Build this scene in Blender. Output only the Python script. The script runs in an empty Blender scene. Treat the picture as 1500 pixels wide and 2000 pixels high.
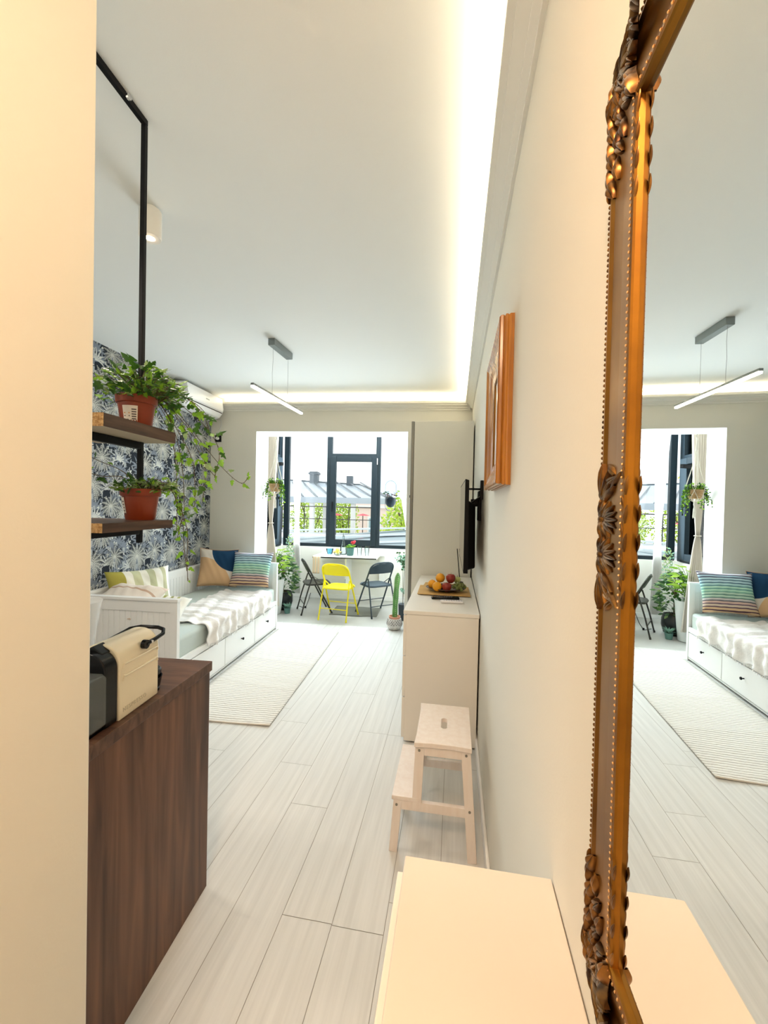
import bpy, bmesh, math, random
from mathutils import Vector, Matrix
PI = math.pi
R = math.radians
sc = bpy.context.scene
C = sc.collection

# ------------------------------------------------------------------ camera
H = 1.52
_yaw, _pit, _rol = math.atan(92/820.0), 0.0160, 0.022
F0 = Vector((-math.sin(_yaw), math.cos(_yaw), 0)); R0 = Vector((math.cos(_yaw), math.sin(_yaw), 0)); UZ = Vector((0, 0, 1))
Fw = F0*math.cos(_pit) - UZ*math.sin(_pit); Up = UZ*math.cos(_pit) + F0*math.sin(_pit)
Xc = R0*math.cos(_rol) + Up*math.sin(_rol)
Yc = Up*math.cos(_rol) - R0*math.sin(_rol)
cd = bpy.data.cameras.new('camera'); cam = bpy.data.objects.new('camera', cd); C.objects.link(cam)
cd.sensor_fit = 'VERTICAL'; cd.sensor_height = 36.0; cd.sensor_width = 27.0
cd.lens = 820.0/2000.0*36.0
cd.clip_start = 0.02; cd.clip_end = 300
mw = Matrix((Xc, Yc, -Fw)).transposed().to_4x4(); mw.translation = Vector((0, 0, H))
cam.matrix_world = mw
sc.camera = cam

# ------------------------------------------------------------------ exposure, sky, sun
sc.view_settings.view_transform = 'Standard'; sc.view_settings.look = 'None'
sc.view_settings.gamma = 1.0; sc.view_settings.use_curve_mapping = False
sc.view_settings.exposure = 0.12
SKY = 1.75
SUNS = 3.2
COVE = 16.0
WINL = 190.0
HALL = 27.0
KIT = 30.0

wd = bpy.data.worlds.new('sky'); sc.world = wd; wd.use_nodes = True
nt = wd.node_tree; nt.nodes.clear()
wo = nt.nodes.new('ShaderNodeOutputWorld'); bg = nt.nodes.new('ShaderNodeBackground')
tc = nt.nodes.new('ShaderNodeTexCoord'); mp = nt.nodes.new('ShaderNodeMapping'); mp.inputs['Scale'].default_value = (1.2, 1.2, 5)
nz = nt.nodes.new('ShaderNodeTexNoise'); nz.inputs['Scale'].default_value = 2.2; nz.inputs['Detail'].default_value = 6
cr = nt.nodes.new('ShaderNodeValToRGB'); cr.color_ramp.elements[0].position = .38; cr.color_ramp.elements[1].position = .55
cr.color_ramp.elements[0].color = (.66, .86, 1, 1); cr.color_ramp.elements[1].color = (1, 1, .99, 1)
nt.links.new(tc.outputs['Generated'], mp.inputs['Vector']); nt.links.new(mp.outputs['Vector'], nz.inputs['Vector'])
nt.links.new(nz.outputs['Fac'], cr.inputs['Fac']); nt.links.new(cr.outputs['Color'], bg.inputs['Color'])
bg.inputs['Strength'].default_value = SKY
nt.links.new(bg.outputs['Background'], wo.inputs['Surface'])

def lamp(name, kind, loc, direction, energy, color=(1, 1, 1), size=1, size_y=None, **kw):
    d = bpy.data.lights.new(name, kind); d.energy = energy; d.color = color
    if kind == 'AREA':
        d.size = size
        if size_y: d.shape = 'RECTANGLE'; d.size_y = size_y
    for k, v in kw.items(): setattr(d, k, v)
    o = bpy.data.objects.new(name, d); C.objects.link(o); o.location = loc
    o.rotation_euler = Vector(direction).to_track_quat('-Z', 'Y').to_euler()
    return o
# sunlight falling in through the bay window, from the front left
lamp('sun', 'SUN', (-8, 13, 9), (.62, -.57, -.66), SUNS, (1, .96, .88), angle=.012)
_w = lamp('added_window_light', 'AREA', (-1.25, 6.50, 1.75), (0, -1, .12), WINL, (.82, .93, 1), 2.1, 1.7); _w.visible_glossy = False  # added area lamp boosting the daylight indoors, kept out of reflections
# portal that guides sky daylight through the bay opening
_p = lamp('added_window_light', 'AREA', (-1.15, 6.74, 1.765), (0, -1, 0), 1, (1, 1, 1), 2.5, 1.87); _p.data.cycles.is_portal = True
# ------------------------------------------------------------------ mesh helpers
class M:
    def __init__(s): s.v = []; s.f = []; s.m = []
    def add(s, vs, fs, m=0):
        n = len(s.v); s.v += [tuple(p) for p in vs]; s.f += [tuple(i+n for i in f) for f in fs]; s.m += [m]*len(fs); return s
    def box(s, x0, x1, y0, y1, z0, z1, m=0):
        return s.add([(x0,y0,z0),(x1,y0,z0),(x1,y1,z0),(x0,y1,z0),(x0,y0,z1),(x1,y0,z1),(x1,y1,z1),(x0,y1,z1)],
                     [(3,2,1,0),(4,5,6,7),(0,1,5,4),(1,2,6,5),(2,3,7,6),(3,0,4,7)], m)
    def prism(s, pts, axis, a, b, m=0):
        """pts: 2D outline, extruded along axis from a to b"""
        n = len(pts)
        def P(q, t):
            return {'x': (t, q[0], q[1]), 'y': (q[0], t, q[1]), 'z': (q[0], q[1], t)}[axis]
        vs = [P(q, a) for q in pts] + [P(q, b) for q in pts]
        fs = [tuple(range(n-1, -1, -1)), tuple(range(n, 2*n))] + [(i, (i+1) % n, n+(i+1) % n, n+i) for i in range(n)]
        return s.add(vs, fs, m)
    def lathe(s, prof, n=24, c=(0,0,0), m=0, sx=1, sy=1):
        vs = []; fs = []
        for r, z in prof:
            for i in range(n):
                a = 2*PI*i/n; vs.append((c[0]+r*sx*math.cos(a), c[1]+r*sy*math.sin(a), c[2]+z))
        for j in range(len(prof)-1):
            for i in range(n):
                k = (i+1) % n; fs.append((j*n+i, j*n+k, (j+1)*n+k, (j+1)*n+i))
        if prof[0][0] > 1e-6: fs.append(tuple(range(n-1, -1, -1)))
        if prof[-1][0] > 1e-6: fs.append(tuple((len(prof)-1)*n+i for i in range(n)))
        return s.add(vs, fs, m)
    def ball(s, c, r, n=10, m=0, sc=(1,1,1)):
        k = max(4, n//2); prof = [(r*math.sin(PI*j/k), -r*math.cos(PI*j/k)) for j in range(k+1)]
        prof[0] = (1e-5, -r); prof[-1] = (1e-5, r)
        vs = []; fs = []
        for rr, z in prof:
            for i in range(n):
                a = 2*PI*i/n; vs.append((c[0]+rr*math.cos(a)*sc[0], c[1]+rr*math.sin(a)*sc[1], c[2]+z*sc[2]))
        for j in range(k):
            for i in range(n):
                q = (i+1) % n; fs.append((j*n+i, j*n+q, (j+1)*n+q, (j+1)*n+i))
        return s.add(vs, fs, m)
    def tube(s, pts, r, n=8, m=0, closed=False):
        pts = [Vector(p) for p in pts]; N = len(pts)
        rs = r if isinstance(r, (list, tuple)) else [r]*N
        vs = []; fs = []; up = None
        for i, p in enumerate(pts):
            if closed: t = pts[(i+1) % N]-pts[i-1]
            else: t = pts[min(i+1, N-1)]-pts[max(i-1, 0)]
            t = t.normalized() if t.length > 1e-9 else Vector((0,0,1))
            if up is None: up = t.orthogonal().normalized()
            up = (up - t*up.dot(t)); up = up.normalized() if up.length > 1e-6 else t.orthogonal().normalized()
            sd = t.cross(up)
            for k in range(n):
                a = 2*PI*k/n; vs.append(p + up*math.cos(a)*rs[i] + sd*math.sin(a)*rs[i])
        for i in range(N if closed else N-1):
            j = (i+1) % N
            for k in range(n):
                q = (k+1) % n; fs.append((i*n+k, i*n+q, j*n+q, j*n+k))
        if not closed: fs += [tuple(range(n-1, -1, -1)), tuple((N-1)*n+k for k in range(n))]
        return s.add(vs, fs, m)
    def bar(s, a, b, w, h, m=0, up=(0,0,1)):
        """rectangular bar from a to b: w across, h along 'up'"""
        a = Vector(a); b = Vector(b); t = (b-a).normalized(); u = Vector(up); u = (u-t*u.dot(t)).normalized(); d = t.cross(u)
        vs = [p+d*i*w/2+u*j*h/2 for p in (a, b) for i, j in ((-1,-1),(1,-1),(1,1),(-1,1))]
        return s.add(vs, [(3,2,1,0),(4,5,6,7),(0,1,5,4),(1,2,6,5),(2,3,7,6),(3,0,4,7)], m)
    def grid(s, fn, nu, nv, m=0):
        vs = [fn(i/nu, j/nv) for j in range(nv+1) for i in range(nu+1)]
        fs = [(j*(nu+1)+i, j*(nu+1)+i+1, (j+1)*(nu+1)+i+1, (j+1)*(nu+1)+i) for j in range(nv) for i in range(nu)]
        return s.add(vs, fs, m)
    def leaf(s, p, d, nrm, L, W, shape, m=0, fold=.25):
        """leaf from shape outline [(t along, s across)], base at p, growing along d"""
        p = Vector(p); d = Vector(d).normalized(); nrm = Vector(nrm); nrm = nrm-d*nrm.dot(d)
        nrm = nrm.normalized() if nrm.length > 1e-4 else d.orthogonal().normalized()
        sd = d.cross(nrm)
        vs = [p, p+d*L-nrm*L*.12]; right = []; left = []
        for t, w in shape:
            right.append(p+d*t*L+sd*w*W-nrm*(abs(w)*W*fold+t*t*L*.12)); left.append(p+d*t*L-sd*w*W-nrm*(abs(w)*W*fold+t*t*L*.12))
        n = len(shape); vs += right + left
        fs = [tuple([0]+[2+i for i in range(n)]+[1]), tuple([1]+[2+n+i for i in range(n-1, -1, -1)]+[0])]
        return s.add(vs, fs, m)

def obj(name, mb, mats, parent=None, loc=(0,0,0), rotz=0, bevel=0, smooth=True, ang=35, rot=None, solid=0, subsurf=0):
    me = bpy.data.meshes.new(name)
    me.from_pydata([tuple(p) for p in mb.v], [], mb.f)
    mats = mats if isinstance(mats, (list, tuple)) else [mats]
    for m in mats: me.materials.append(m)
    me.polygons.foreach_set('material_index', mb.m)
    if smooth:
        me.polygons.foreach_set('use_smooth', [True]*len(me.polygons)); me.update()
        try: me.set_sharp_from_angle(angle=R(ang))
        except Exception: pass
    me.update()
    o = bpy.data.objects.new(name, me); C.objects.link(o)
    o.location = loc; o.rotation_euler = rot if rot else (0, 0, rotz)
    if parent: o.parent = parent
    if solid:
        q = o.modifiers.new('solidify', 'SOLIDIFY'); q.thickness = solid; q.offset = 0
    if subsurf:
        q = o.modifiers.new('subd', 'SUBSURF'); q.levels = subsurf; q.render_levels = subsurf
    if bevel:
        q = o.modifiers.new('bevel', 'BEVEL'); q.width = bevel; q.segments = 2; q.limit_method = 'ANGLE'; q.angle_limit = R(40)
    return o
def tag(o, label, cat, group=None, kind=None):
    o['label'] = label; o['category'] = cat
    if group: o['group'] = group
    if kind: o['kind'] = kind
    return o
def thing(name, label, cat, loc=(0,0,0), rotz=0, group=None, rot=None):
    o = bpy.data.objects.new(name, None); C.objects.link(o); o.empty_display_size = .05
    o.location = loc; o.rotation_euler = rot if rot else (0, 0, rotz)
    return tag(o, label, cat, group)
def struct(name, mb, mats, label, cat, **kw):
    o = obj(name, mb, mats, **kw); return tag(o, label, cat, kind='structure')

# right-wall frame of reference: w across (to the wall), v along the wall
DL = 0.055
NB = Vector((math.cos(DL), -math.sin(DL), 0)); BV = Vector((math.sin(DL), math.cos(DL), 0))
def RW(w, v, z=0): return NB*w + BV*v + Vector((0, 0, z))
def toRW(x, y): p = Vector((x, y, 0)); return (p.dot(NB), p.dot(BV))

# ------------------------------------------------------------------ materials
def mat(name, col, rough=.5, metal=0, spec=.5, noise=None, nscale=20, bump=0, bscale=60, trans=0, ior=1.45, alpha=1, emit=0, ecol=None, transl=0, stretch=None, coat=0, sheen=0):
    m = bpy.data.materials.new(name); m.use_nodes = True; n = m.node_tree; b = n.nodes['Principled BSDF']
    c = (*col, 1) if len(col) == 3 else col
    b.inputs['Base Color'].default_value = c; b.inputs['Roughness'].default_value = rough; b.inputs['Metallic'].default_value = metal
    b.inputs['Specular IOR Level'].default_value = spec; b.inputs['IOR'].default_value = ior
    b.inputs['Transmission Weight'].default_value = trans; b.inputs['Alpha'].default_value = alpha
    b.inputs['Coat Weight'].default_value = coat; b.inputs['Sheen Weight'].default_value = sheen
    if emit:
        b.inputs['Emission Color'].default_value = (*(ecol or col), 1); b.inputs['Emission Strength'].default_value = emit
    t = n.nodes.new('ShaderNodeTexCoord'); mpn = n.nodes.new('ShaderNodeMapping')
    n.links.new(t.outputs['Object'], mpn.inputs['Vector'])
    if stretch: mpn.inputs['Scale'].default_value = stretch
    if noise:
        z = n.nodes.new('ShaderNodeTexNoise'); z.inputs['Scale'].default_value = nscale; z.inputs['Detail'].default_value = 5
        r = n.nodes.new('ShaderNodeValToRGB'); r.color_ramp.elements[0].color = (*noise, 1); r.color_ramp.elements[1].color = c
        r.color_ramp.elements[0].position = .35; r.color_ramp.elements[1].position = .65
        n.links.new(mpn.outputs['Vector'], z.inputs['Vector']); n.links.new(z.outputs['Fac'], r.inputs['Fac']); n.links.new(r.outputs['Color'], b.inputs['Base Color'])
    if bump:
        z = n.nodes.new('ShaderNodeTexNoise'); z.inputs['Scale'].default_value = bscale; z.inputs['Detail'].default_value = 4
        q = n.nodes.new('ShaderNodeBump'); q.inputs['Strength'].default_value = bump; q.inputs['Distance'].default_value = .005
        n.links.new(mpn.outputs['Vector'], z.inputs['Vector']); n.links.new(z.outputs['Fac'], q.inputs['Height']); n.links.new(q.outputs['Normal'], b.inputs['Normal'])
    if transl:
        tr = n.nodes.new('ShaderNodeBsdfTranslucent'); tr.inputs['Color'].default_value = c
        mx = n.nodes.new('ShaderNodeMixShader'); mx.inputs[0].default_value = transl
        n.links.new(b.outputs[0], mx.inputs[1]); n.links.new(tr.outputs[0], mx.inputs[2]); n.links.new(mx.outputs[0], n.nodes['Material Output'].inputs['Surface'])
    return m
def stripes(name, stops, axis=2, span=(-.25, .25), rough=.9, wav=.01, bump=.3, interp='CONSTANT'):
    """bands of colour across one axis of the object"""
    m = bpy.data.materials.new(name); m.use_nodes = True; n = m.node_tree; b = n.nodes['Principled BSDF']; b.inputs['Roughness'].default_value = rough
    b.inputs['Specular IOR Level'].default_value = .2
    t = n.nodes.new('ShaderNodeTexCoord'); sp = n.nodes.new('ShaderNodeSeparateXYZ'); n.links.new(t.outputs['Object'], sp.inputs[0])
    mr = n.nodes.new('ShaderNodeMapRange'); mr.inputs['From Min'].default_value = span[0]; mr.inputs['From Max'].default_value = span[1]
    z = n.nodes.new('ShaderNodeTexNoise'); z.inputs['Scale'].default_value = 7
    n.links.new(t.outputs['Object'], z.inputs['Vector'])
    ma = n.nodes.new('ShaderNodeMath'); ma.operation = 'MULTIPLY_ADD'; ma.inputs[1].default_value = wav; n.links.new(z.outputs['Fac'], ma.inputs[0]); n.links.new(sp.outputs[axis], ma.inputs[2])
    n.links.new(ma.outputs[0], mr.inputs['Value'])
    r = n.nodes.new('ShaderNodeValToRGB'); r.color_ramp.interpolation = interp
    el = r.color_ramp.elements; el[0].position = stops[0][0]; el[0].color = (*stops[0][1], 1); el[1].position = stops[1][0]; el[1].color = (*stops[1][1], 1)
    for p, c in stops[2:]: e = el.new(p); e.color = (*c, 1)
    n.links.new(mr.outputs[0], r.inputs['Fac']); n.links.new(r.outputs['Color'], b.inputs['Base Color'])
    z2 = n.nodes.new('ShaderNodeTexNoise'); z2.inputs['Scale'].default_value = 140; q = n.nodes.new('ShaderNodeBump'); q.inputs['Strength'].default_value = bump; q.inputs['Distance'].default_value = .003
    n.links.new(t.outputs['Object'], z2.inputs['Vector']); n.links.new(z2.outputs['Fac'], q.inputs['Height']); n.links.new(q.outputs['Normal'], b.inputs['Normal'])
    return m
def wood(name, dark, light, scale=(40, 2.5, 2.5), rough=.45, nscale=1.6, spec=.4, band=None):
    m = bpy.data.materials.new(name); m.use_nodes = True; n = m.node_tree; b = n.nodes['Principled BSDF']
    b.inputs['Roughness'].default_value = rough; b.inputs['Specular IOR Level'].default_value = spec
    t = n.nodes.new('ShaderNodeTexCoord'); mpn = n.nodes.new('ShaderNodeMapping'); mpn.inputs['Scale'].default_value = scale
    z = n.nodes.new('ShaderNodeTexNoise'); z.inputs['Scale'].default_value = nscale; z.inputs['Detail'].default_value = 8; z.inputs['Distortion'].default_value = .6
    r = n.nodes.new('ShaderNodeValToRGB'); r.color_ramp.elements[0].position = .3; r.color_ramp.elements[1].position = .7
    r.color_ramp.elements[0].color = (*dark, 1); r.color_ramp.elements[1].color = (*light, 1)
    n.links.new(t.outputs['Object'], mpn.inputs['Vector']); n.links.new(mpn.outputs['Vector'], z.inputs['Vector']); n.links.new(z.outputs['Fac'], r.inputs['Fac']); n.links.new(r.outputs['Color'], b.inputs['Base Color'])
    q = n.nodes.new('ShaderNodeBump'); q.inputs['Strength'].default_value = .08; n.links.new(z.outputs['Fac'], q.inputs['Height']); n.links.new(q.outputs['Normal'], b.inputs['Normal'])
    return m

PAINT = mat('wall_paint', (.74, .72, .635), .75, bump=.05, bscale=180, spec=.25)
WHITE = mat('white_paint', (.86, .86, .84), .6, spec=.3)
CEIL = mat('ceiling_paint', (.86, .88, .86), .85, spec=.2, bump=.04, bscale=250)
LACQ = mat('white_lacquer', (.84, .84, .82), .28, spec=.5)
CREAM = mat('cream_lacquer', (.80, .76, .68), .32, spec=.45)
BLACKM = mat('black_metal', (.005, .005, .006), .5, spec=.2)
ANTH = mat('anthracite_frame', (.014, .024, .032), .4, spec=.3)
CHROME = mat('chrome', (.8, .8, .8), .18, 1)
GREYM = mat('brushed_grey_metal', (.22, .25, .25), .35, .6)
GOLD = mat('aged_gold', (.34, .155, .017), .40, .85, noise=(.19, .080, .010), nscale=7)
GOLDD = mat('dark_carved_gold', (.26, .125, .03), .30, .85, noise=(.06, .026, .010), nscale=45)
SILV = mat('mirror_silver', (.93, .95, .94), .0, 1)
WALNUT = wood('dark_walnut', (.045, .018, .009), (.19, .085, .045), (11, 11, .8), nscale=2.2)
WALTOP = wood('dark_walnut_top', (.05, .022, .012), (.15, .072, .042), (2, 22, 10), nscale=2.2)
SHELFW = wood('smoked_oak', (.035, .018, .011), (.10, .055, .034), (30, 3, 30), nscale=2)
CHIP = mat('raw_chipboard', (.62, .38, .16), .9, noise=(.30, .15, .05), nscale=180)
ORANW = wood('orange_stained_wood', (.26, .085, .010), (.56, .235, .03), (30, 30, 1.5), rough=.22, spec=.6)
BIRCH = wood('pale_birch', (.66, .52, .41), (.76, .62, .50), (25, 2, 3), rough=.5)
PLAST = mat('white_plastic', (.82, .83, .83), .3)
def glassmat(name, col=(1, 1, 1), gloss=.06, rough=.0):
    m = bpy.data.materials.new(name); m.use_nodes = True; n = m.node_tree; n.nodes.remove(n.nodes['Principled BSDF'])
    tr = n.nodes.new('ShaderNodeBsdfTransparent'); tr.inputs[0].default_value = (*col, 1)
    gl = n.nodes.new('ShaderNodeBsdfGlossy'); gl.inputs['Roughness'].default_value = rough
    fr = n.nodes.new('ShaderNodeFresnel'); fr.inputs[0].default_value = 1.35
    mx = n.nodes.new('ShaderNodeMixShader'); n.links.new(fr.outputs[0], mx.inputs[0]); n.links.new(tr.outputs[0], mx.inputs[1]); n.links.new(gl.outputs[0], mx.inputs[2])
    n.links.new(mx.outputs[0], n.nodes['Material Output'].inputs['Surface']); return m
PANE = glassmat('window_glass', (.98, 1, 1))
CLEAR = glassmat('clear_glass', (.90, .95, .95))
BLUEG = glassmat('pale_blue_glass', (.55, .80, .88))
VASEG = mat('milky_glass', (.85, .87, .86), .05, alpha=.25, spec=.8)
SMOKE = glassmat('smoked_tank', (.45, .48, .48))
TERRA = mat('terracotta_plastic', (.24, .036, .009), .38, spec=.5)
GREEN1 = mat('ivy_green', (.045, .13, .012), .45, transl=.3, noise=(.02, .065, .01), nscale=30)
GREEN2 = mat('ivy_young_green', (.22, .40, .025), .45, transl=.5, noise=(.10, .24, .02), nscale=30)
GREEN3 = mat('variegated_green', (.33, .42, .16), .45, transl=.4, noise=(.06, .15, .03), nscale=60)
GREEN4 = mat('deep_green', (.025, .075, .018), .4, transl=.2)
PALEG = mat('blue_green_leaf', (.22, .40, .30), .5, transl=.3)
STEM = mat('brown_stem', (.10, .07, .03), .7)
SOIL = mat('soil', (.03, .018, .01), .95)
# ================================================================== THE ROOM
# ---- plank floor (one board grid, laid along the right wall)
def plank_mat():
    m = bpy.data.materials.new('whitewashed_oak'); m.use_nodes = True; n = m.node_tree; b = n.nodes['Principled BSDF']
    b.inputs['Roughness'].default_value = .5; b.inputs['Specular IOR Level'].default_value = .4
    t = n.nodes.new('ShaderNodeTexCoord'); a = n.nodes.new('ShaderNodeAttribute'); a.attribute_name = 'board'
    ad = n.nodes.new('ShaderNodeVectorMath'); ad.operation = 'ADD'; sc_ = n.nodes.new('ShaderNodeVectorMath'); sc_.operation = 'SCALE'; sc_.inputs['Scale'].default_value = 7
    n.links.new(a.outputs['Color'], sc_.inputs[0]); n.links.new(t.outputs['Object'], ad.inputs[0]); n.links.new(sc_.outputs[0], ad.inputs[1])
    mpn = n.nodes.new('ShaderNodeMapping'); mpn.inputs['Scale'].default_value = (5, .45, 1); n.links.new(ad.outputs[0], mpn.inputs['Vector'])
    wv = n.nodes.new('ShaderNodeTexWave'); wv.wave_type = 'BANDS'; wv.bands_direction = 'X'; wv.inputs['Scale'].default_value = 1.1; wv.inputs['Distortion'].default_value = 11; wv.inputs['Detail'].default_value = 3; wv.inputs['Detail Scale'].default_value = .8
    n.links.new(mpn.outputs[0], wv.inputs['Vector'])
    mp2 = n.nodes.new('ShaderNodeMapping'); mp2.inputs['Scale'].default_value = (90, 3, 1); n.links.new(ad.outputs[0], mp2.inputs['Vector'])
    nz = n.nodes.new('ShaderNodeTexNoise'); nz.inputs['Scale'].default_value = 1; nz.inputs['Detail'].default_value = 5; n.links.new(mp2.outputs[0], nz.inputs['Vector'])
    r1 = n.nodes.new('ShaderNodeValToRGB'); r1.color_ramp.elements[0].color = (.63, .625, .59, 1); r1.color_ramp.elements[1].color = (.665, .66, .625, 1); r1.color_ramp.elements[0].position = .0; r1.color_ramp.elements[1].position = .95
    n.links.new(wv.outputs['Fac'], r1.inputs['Fac'])
    r2 = n.nodes.new('ShaderNodeValToRGB'); r2.color_ramp.elements[0].color = (.93, .93, .93, 1); r2.color_ramp.elements[1].color = (1.03, 1.03, 1.03, 1); r2.color_ramp.elements[0].position = .3; r2.color_ramp.elements[1].position = .7
    n.links.new(nz.outputs['Fac'], r2.inputs['Fac'])
    mx = n.nodes.new('ShaderNodeMix'); mx.data_type = 'RGBA'; mx.blend_type = 'MULTIPLY'; mx.inputs[0].default_value = 1
    n.links.new(r1.outputs['Color'], mx.inputs[6]); n.links.new(r2.outputs['Color'], mx.inputs[7])
    n.links.new(mx.outputs[2], b.inputs['Base Color'])
    q = n.nodes.new('ShaderNodeBump'); q.inputs['Strength'].default_value = .06; n.links.new(nz.outputs['Fac'], q.inputs['Height']); n.links.new(q.outputs['Normal'], b.inputs['Normal'])
    return m
PLANK = plank_mat(); SEAM = mat('plank_seam', (.30, .28, .24), .8)
rnd = random.Random(5)
fb = M(); cols = []
known = {-1: 1.57, 0: 2.73, 1: 1.449, 2: 2.004, 3: 2.314}
YE = 5.16
for k in range(-3, 17):
    w1 = -.212 - .19*(k-1) - .19; w1 = -.212 - .19*k; w0 = w1 - .19     # strip k spans w0..w1
    j0 = known.get(k, rnd.uniform(0, 1.285)); v = j0 - 1.285*4
    while v < 5.6:
        a, b_ = max(v, -1.25), v+1.285
        g = .0011
        if b_ > a+.05 and w0 > -3.3:
            # end at the alcove floor line y = YE
            def lim(w): return (YE + w*math.sin(DL))/math.cos(DL)
            e0, e1 = min(b_, lim(w0)), min(b_, lim(w1))
            if e0 > a+.02:
                fb.add([(w0+g, a+g, 0), (w1-g, a+g, 0), (w1-g, e1-g, 0), (w0+g, e0-g, 0)], [(0, 1, 2, 3)], 0); cols.append((rnd.random(), rnd.random(), rnd.random(), 1))
        v += 1.285
nb = len(fb.f)
cor = [toRW(-3.2, -1.2), toRW(.7, -1.2), toRW(.7, YE), toRW(-3.2, YE)]
fb.add([(c[0], c[1], -.0012) for c in cor]+[(c[0], c[1], -.06) for c in cor], [(0, 1, 2, 3), (7, 6, 5, 4), (0, 4, 5, 1), (1, 5, 6, 2), (2, 6, 7, 3), (3, 7, 4, 0)], 1)
floor = struct('floor', fb, [PLANK, SEAM], 'whitewashed oak plank floor running the length of the room', 'floor', rotz=-DL, smooth=False)
at = floor.data.attributes.new('board', 'FLOAT_COLOR', 'FACE')
for i in range(len(floor.data.polygons)): at.data[i].color = cols[i] if i < nb else (0, 0, 0, 1)
ALF = mat('grey_alcove_floor', (.47, .46, .425), .4, noise=(.43, .42, .39), nscale=3)
struct('floor_far', M().box(-2.5, .5, YE, 6.72, -.06, -.001), ALF, 'smooth grey floor of the window alcove under the folding chairs', 'floor')

# ---- wallpapered left wall: dark ground with pale palms, part of the wall's own mesh
PAPER0 = mat('wallpaper_ground', (.022, .027, .036), .8, spec=.2)
PAPER1 = mat('wallpaper_mid', (.19, .215, .25), .8, spec=.2)
PAPER2 = mat('wallpaper_cream', (.60, .605, .55), .8, spec=.2)
PAPER3 = mat('wallpaper_grey', (.36, .38, .385), .8, spec=.2)
TW, TH = .53, .64
def paper_tile():
    T = M(); rg = random.Random(11); layer = [0]
    def frond(cx, cy, ang, L, droop, wid, m, n=9, side=1.0):
        layer[0] += 1; z = .0004+layer[0]*2e-6
        x, y = cx, cy; a = ang; px, py = x, y; st = L/n
        for i in range(n):
            t = i/n; a += droop/n
            nx, ny = x+math.cos(a)*st, y+math.sin(a)*st
            hw = .0016*(1-t)+.0005; sx, sy = -math.sin(a)*hw, math.cos(a)*hw
            T.add([(x-sx, y-sy, z), (nx-sx, ny-sy, z), (nx+sx, ny+sy, z), (x+sx, y+sy, z)], [(0, 1, 2, 3)], m)
            if i > 0:
                ll = wid*math.sin(PI*(t*.85+.12))
                for s in (-1, 1):
                    b = a+s*(.75 if side else .5); ex, ey = x+math.cos(b)*ll, y+math.sin(b)*ll
                    q = st*.30; T.add([(x-math.cos(a)*q, y-math.sin(a)*q, z), (x+math.cos(a)*q, y+math.sin(a)*q, z), (ex, ey, z)], [(0, 1, 2)], m)
            x, y = nx, ny
    def palm(cx, cy, s, m, nf=15, trunk=True):
        if trunk:
            for i in range(9):
                y0 = cy-i*.013*s*3; w = .004*s*1.6; layer[0] += 1; z = .0004+layer[0]*2e-6
                T.add([(cx-w, y0-.03*s, z), (cx+w, y0-.03*s, z), (cx+w*1.3, y0-.002, z), (cx-w*1.3, y0-.002, z)], [(0, 1, 2, 3)], 3 if i % 2 else 1)
        for i in range(nf):
            a = -PI*.35 + (PI*1.7)*i/(nf-1); d = -.9*math.copysign(1, math.cos(a))*abs(math.cos(a))
            frond(cx, cy, a, .085*s*rg.uniform(.85, 1.1), d, .017*s, m)
    def blade(cx, cy, ang, L, w, droop, m, n=7):
        layer[0] += 1; z = .0004+layer[0]*2e-6; x, y, a = cx, cy, ang; P = []
        for i in range(n+1):
            t = i/n; ww = w*math.sin(PI*min(1, t*.95+.05)); P.append((x-math.sin(a)*ww, y+math.cos(a)*ww, x+math.sin(a)*ww, y-math.cos(a)*ww)); x += math.cos(a)*L/n; y += math.sin(a)*L/n; a += droop/n
        for i in range(n):
            p, q = P[i], P[i+1]
            T.add([(p[0], p[1], z), (p[2], p[3], z), (q[2], q[3], z), (q[0], q[1], z)], [(0, 1, 2, 3)], m)
    for i in range(40):
        cx, cy = rg.random()*TW, rg.random()*TH
        for k in range(7): blade(cx, cy, PI/2+(k-3)*.42+rg.uniform(-.1, .1), rg.uniform(.07, .12), .008, (k-3)*.35, 1)
    for i in range(50):
        cx, cy = rg.random()*TW, rg.random()*TH; blade(cx, cy, rg.uniform(0, 2*PI), .045, .006, rg.uniform(-1, 1), 3, 5)
    for cx, cy in ((.06, .12), (.33, .26), (.47, .50), (.2, .44)):
        for k in range(9): blade(cx, cy, PI/2+(k-4)*.36, .115, .0075, -(k-4)*-.35, 3)
        for k in range(9): blade(cx, cy, PI/2+(k-4)*.36, .105, .0035, -(k-4)*-.35, 2)
    for i in range(70):
        cx, cy = rg.random()*TW, rg.random()*TH
        for k in range(5): blade(cx+rg.uniform(-.01, .01), cy+rg.uniform(-.01, .01), rg.uniform(0, 2*PI), .016, .004, .5, 2, 3)
    for cx, cy, s, nf in ((.13, .30, 1.05, 17), (.40, .12, .95, 15), (.30, .53, 1.1, 17), (.02, .56, .85, 13), (.50, .36, .85, 13)):
        palm(cx, cy, s*1.62, 0, nf+6, False)
        palm(cx, cy, s*1.5, 2, nf)
    return T
tile = paper_tile()
WX, WY0, WY1, ZC = -2.72, .6, 4.92, 2.79
wl = M(); wl.box(WX-.12, WX, WY0, WY1+.0, 0, ZC, 0)
ty = WY1-8*TW
for iy in range(8):
    for iz in range(5):
        oy, oz = ty+iy*TW, iz*TH-.18
        if oy < WY0-TW: continue
        # tile x -> world y, tile y -> world z ; clip by clamping
        vs = [(WX+.0002+p[2], min(max(oy+p[0], WY0), WY1), min(max(oz+p[1], .001), ZC-.001)) for p in tile.v]
        n0 = len(wl.v); wl.v += vs; wl.f += [tuple(i+n0 for i in f) for f in tile.f]; wl.m += tile.m
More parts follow.
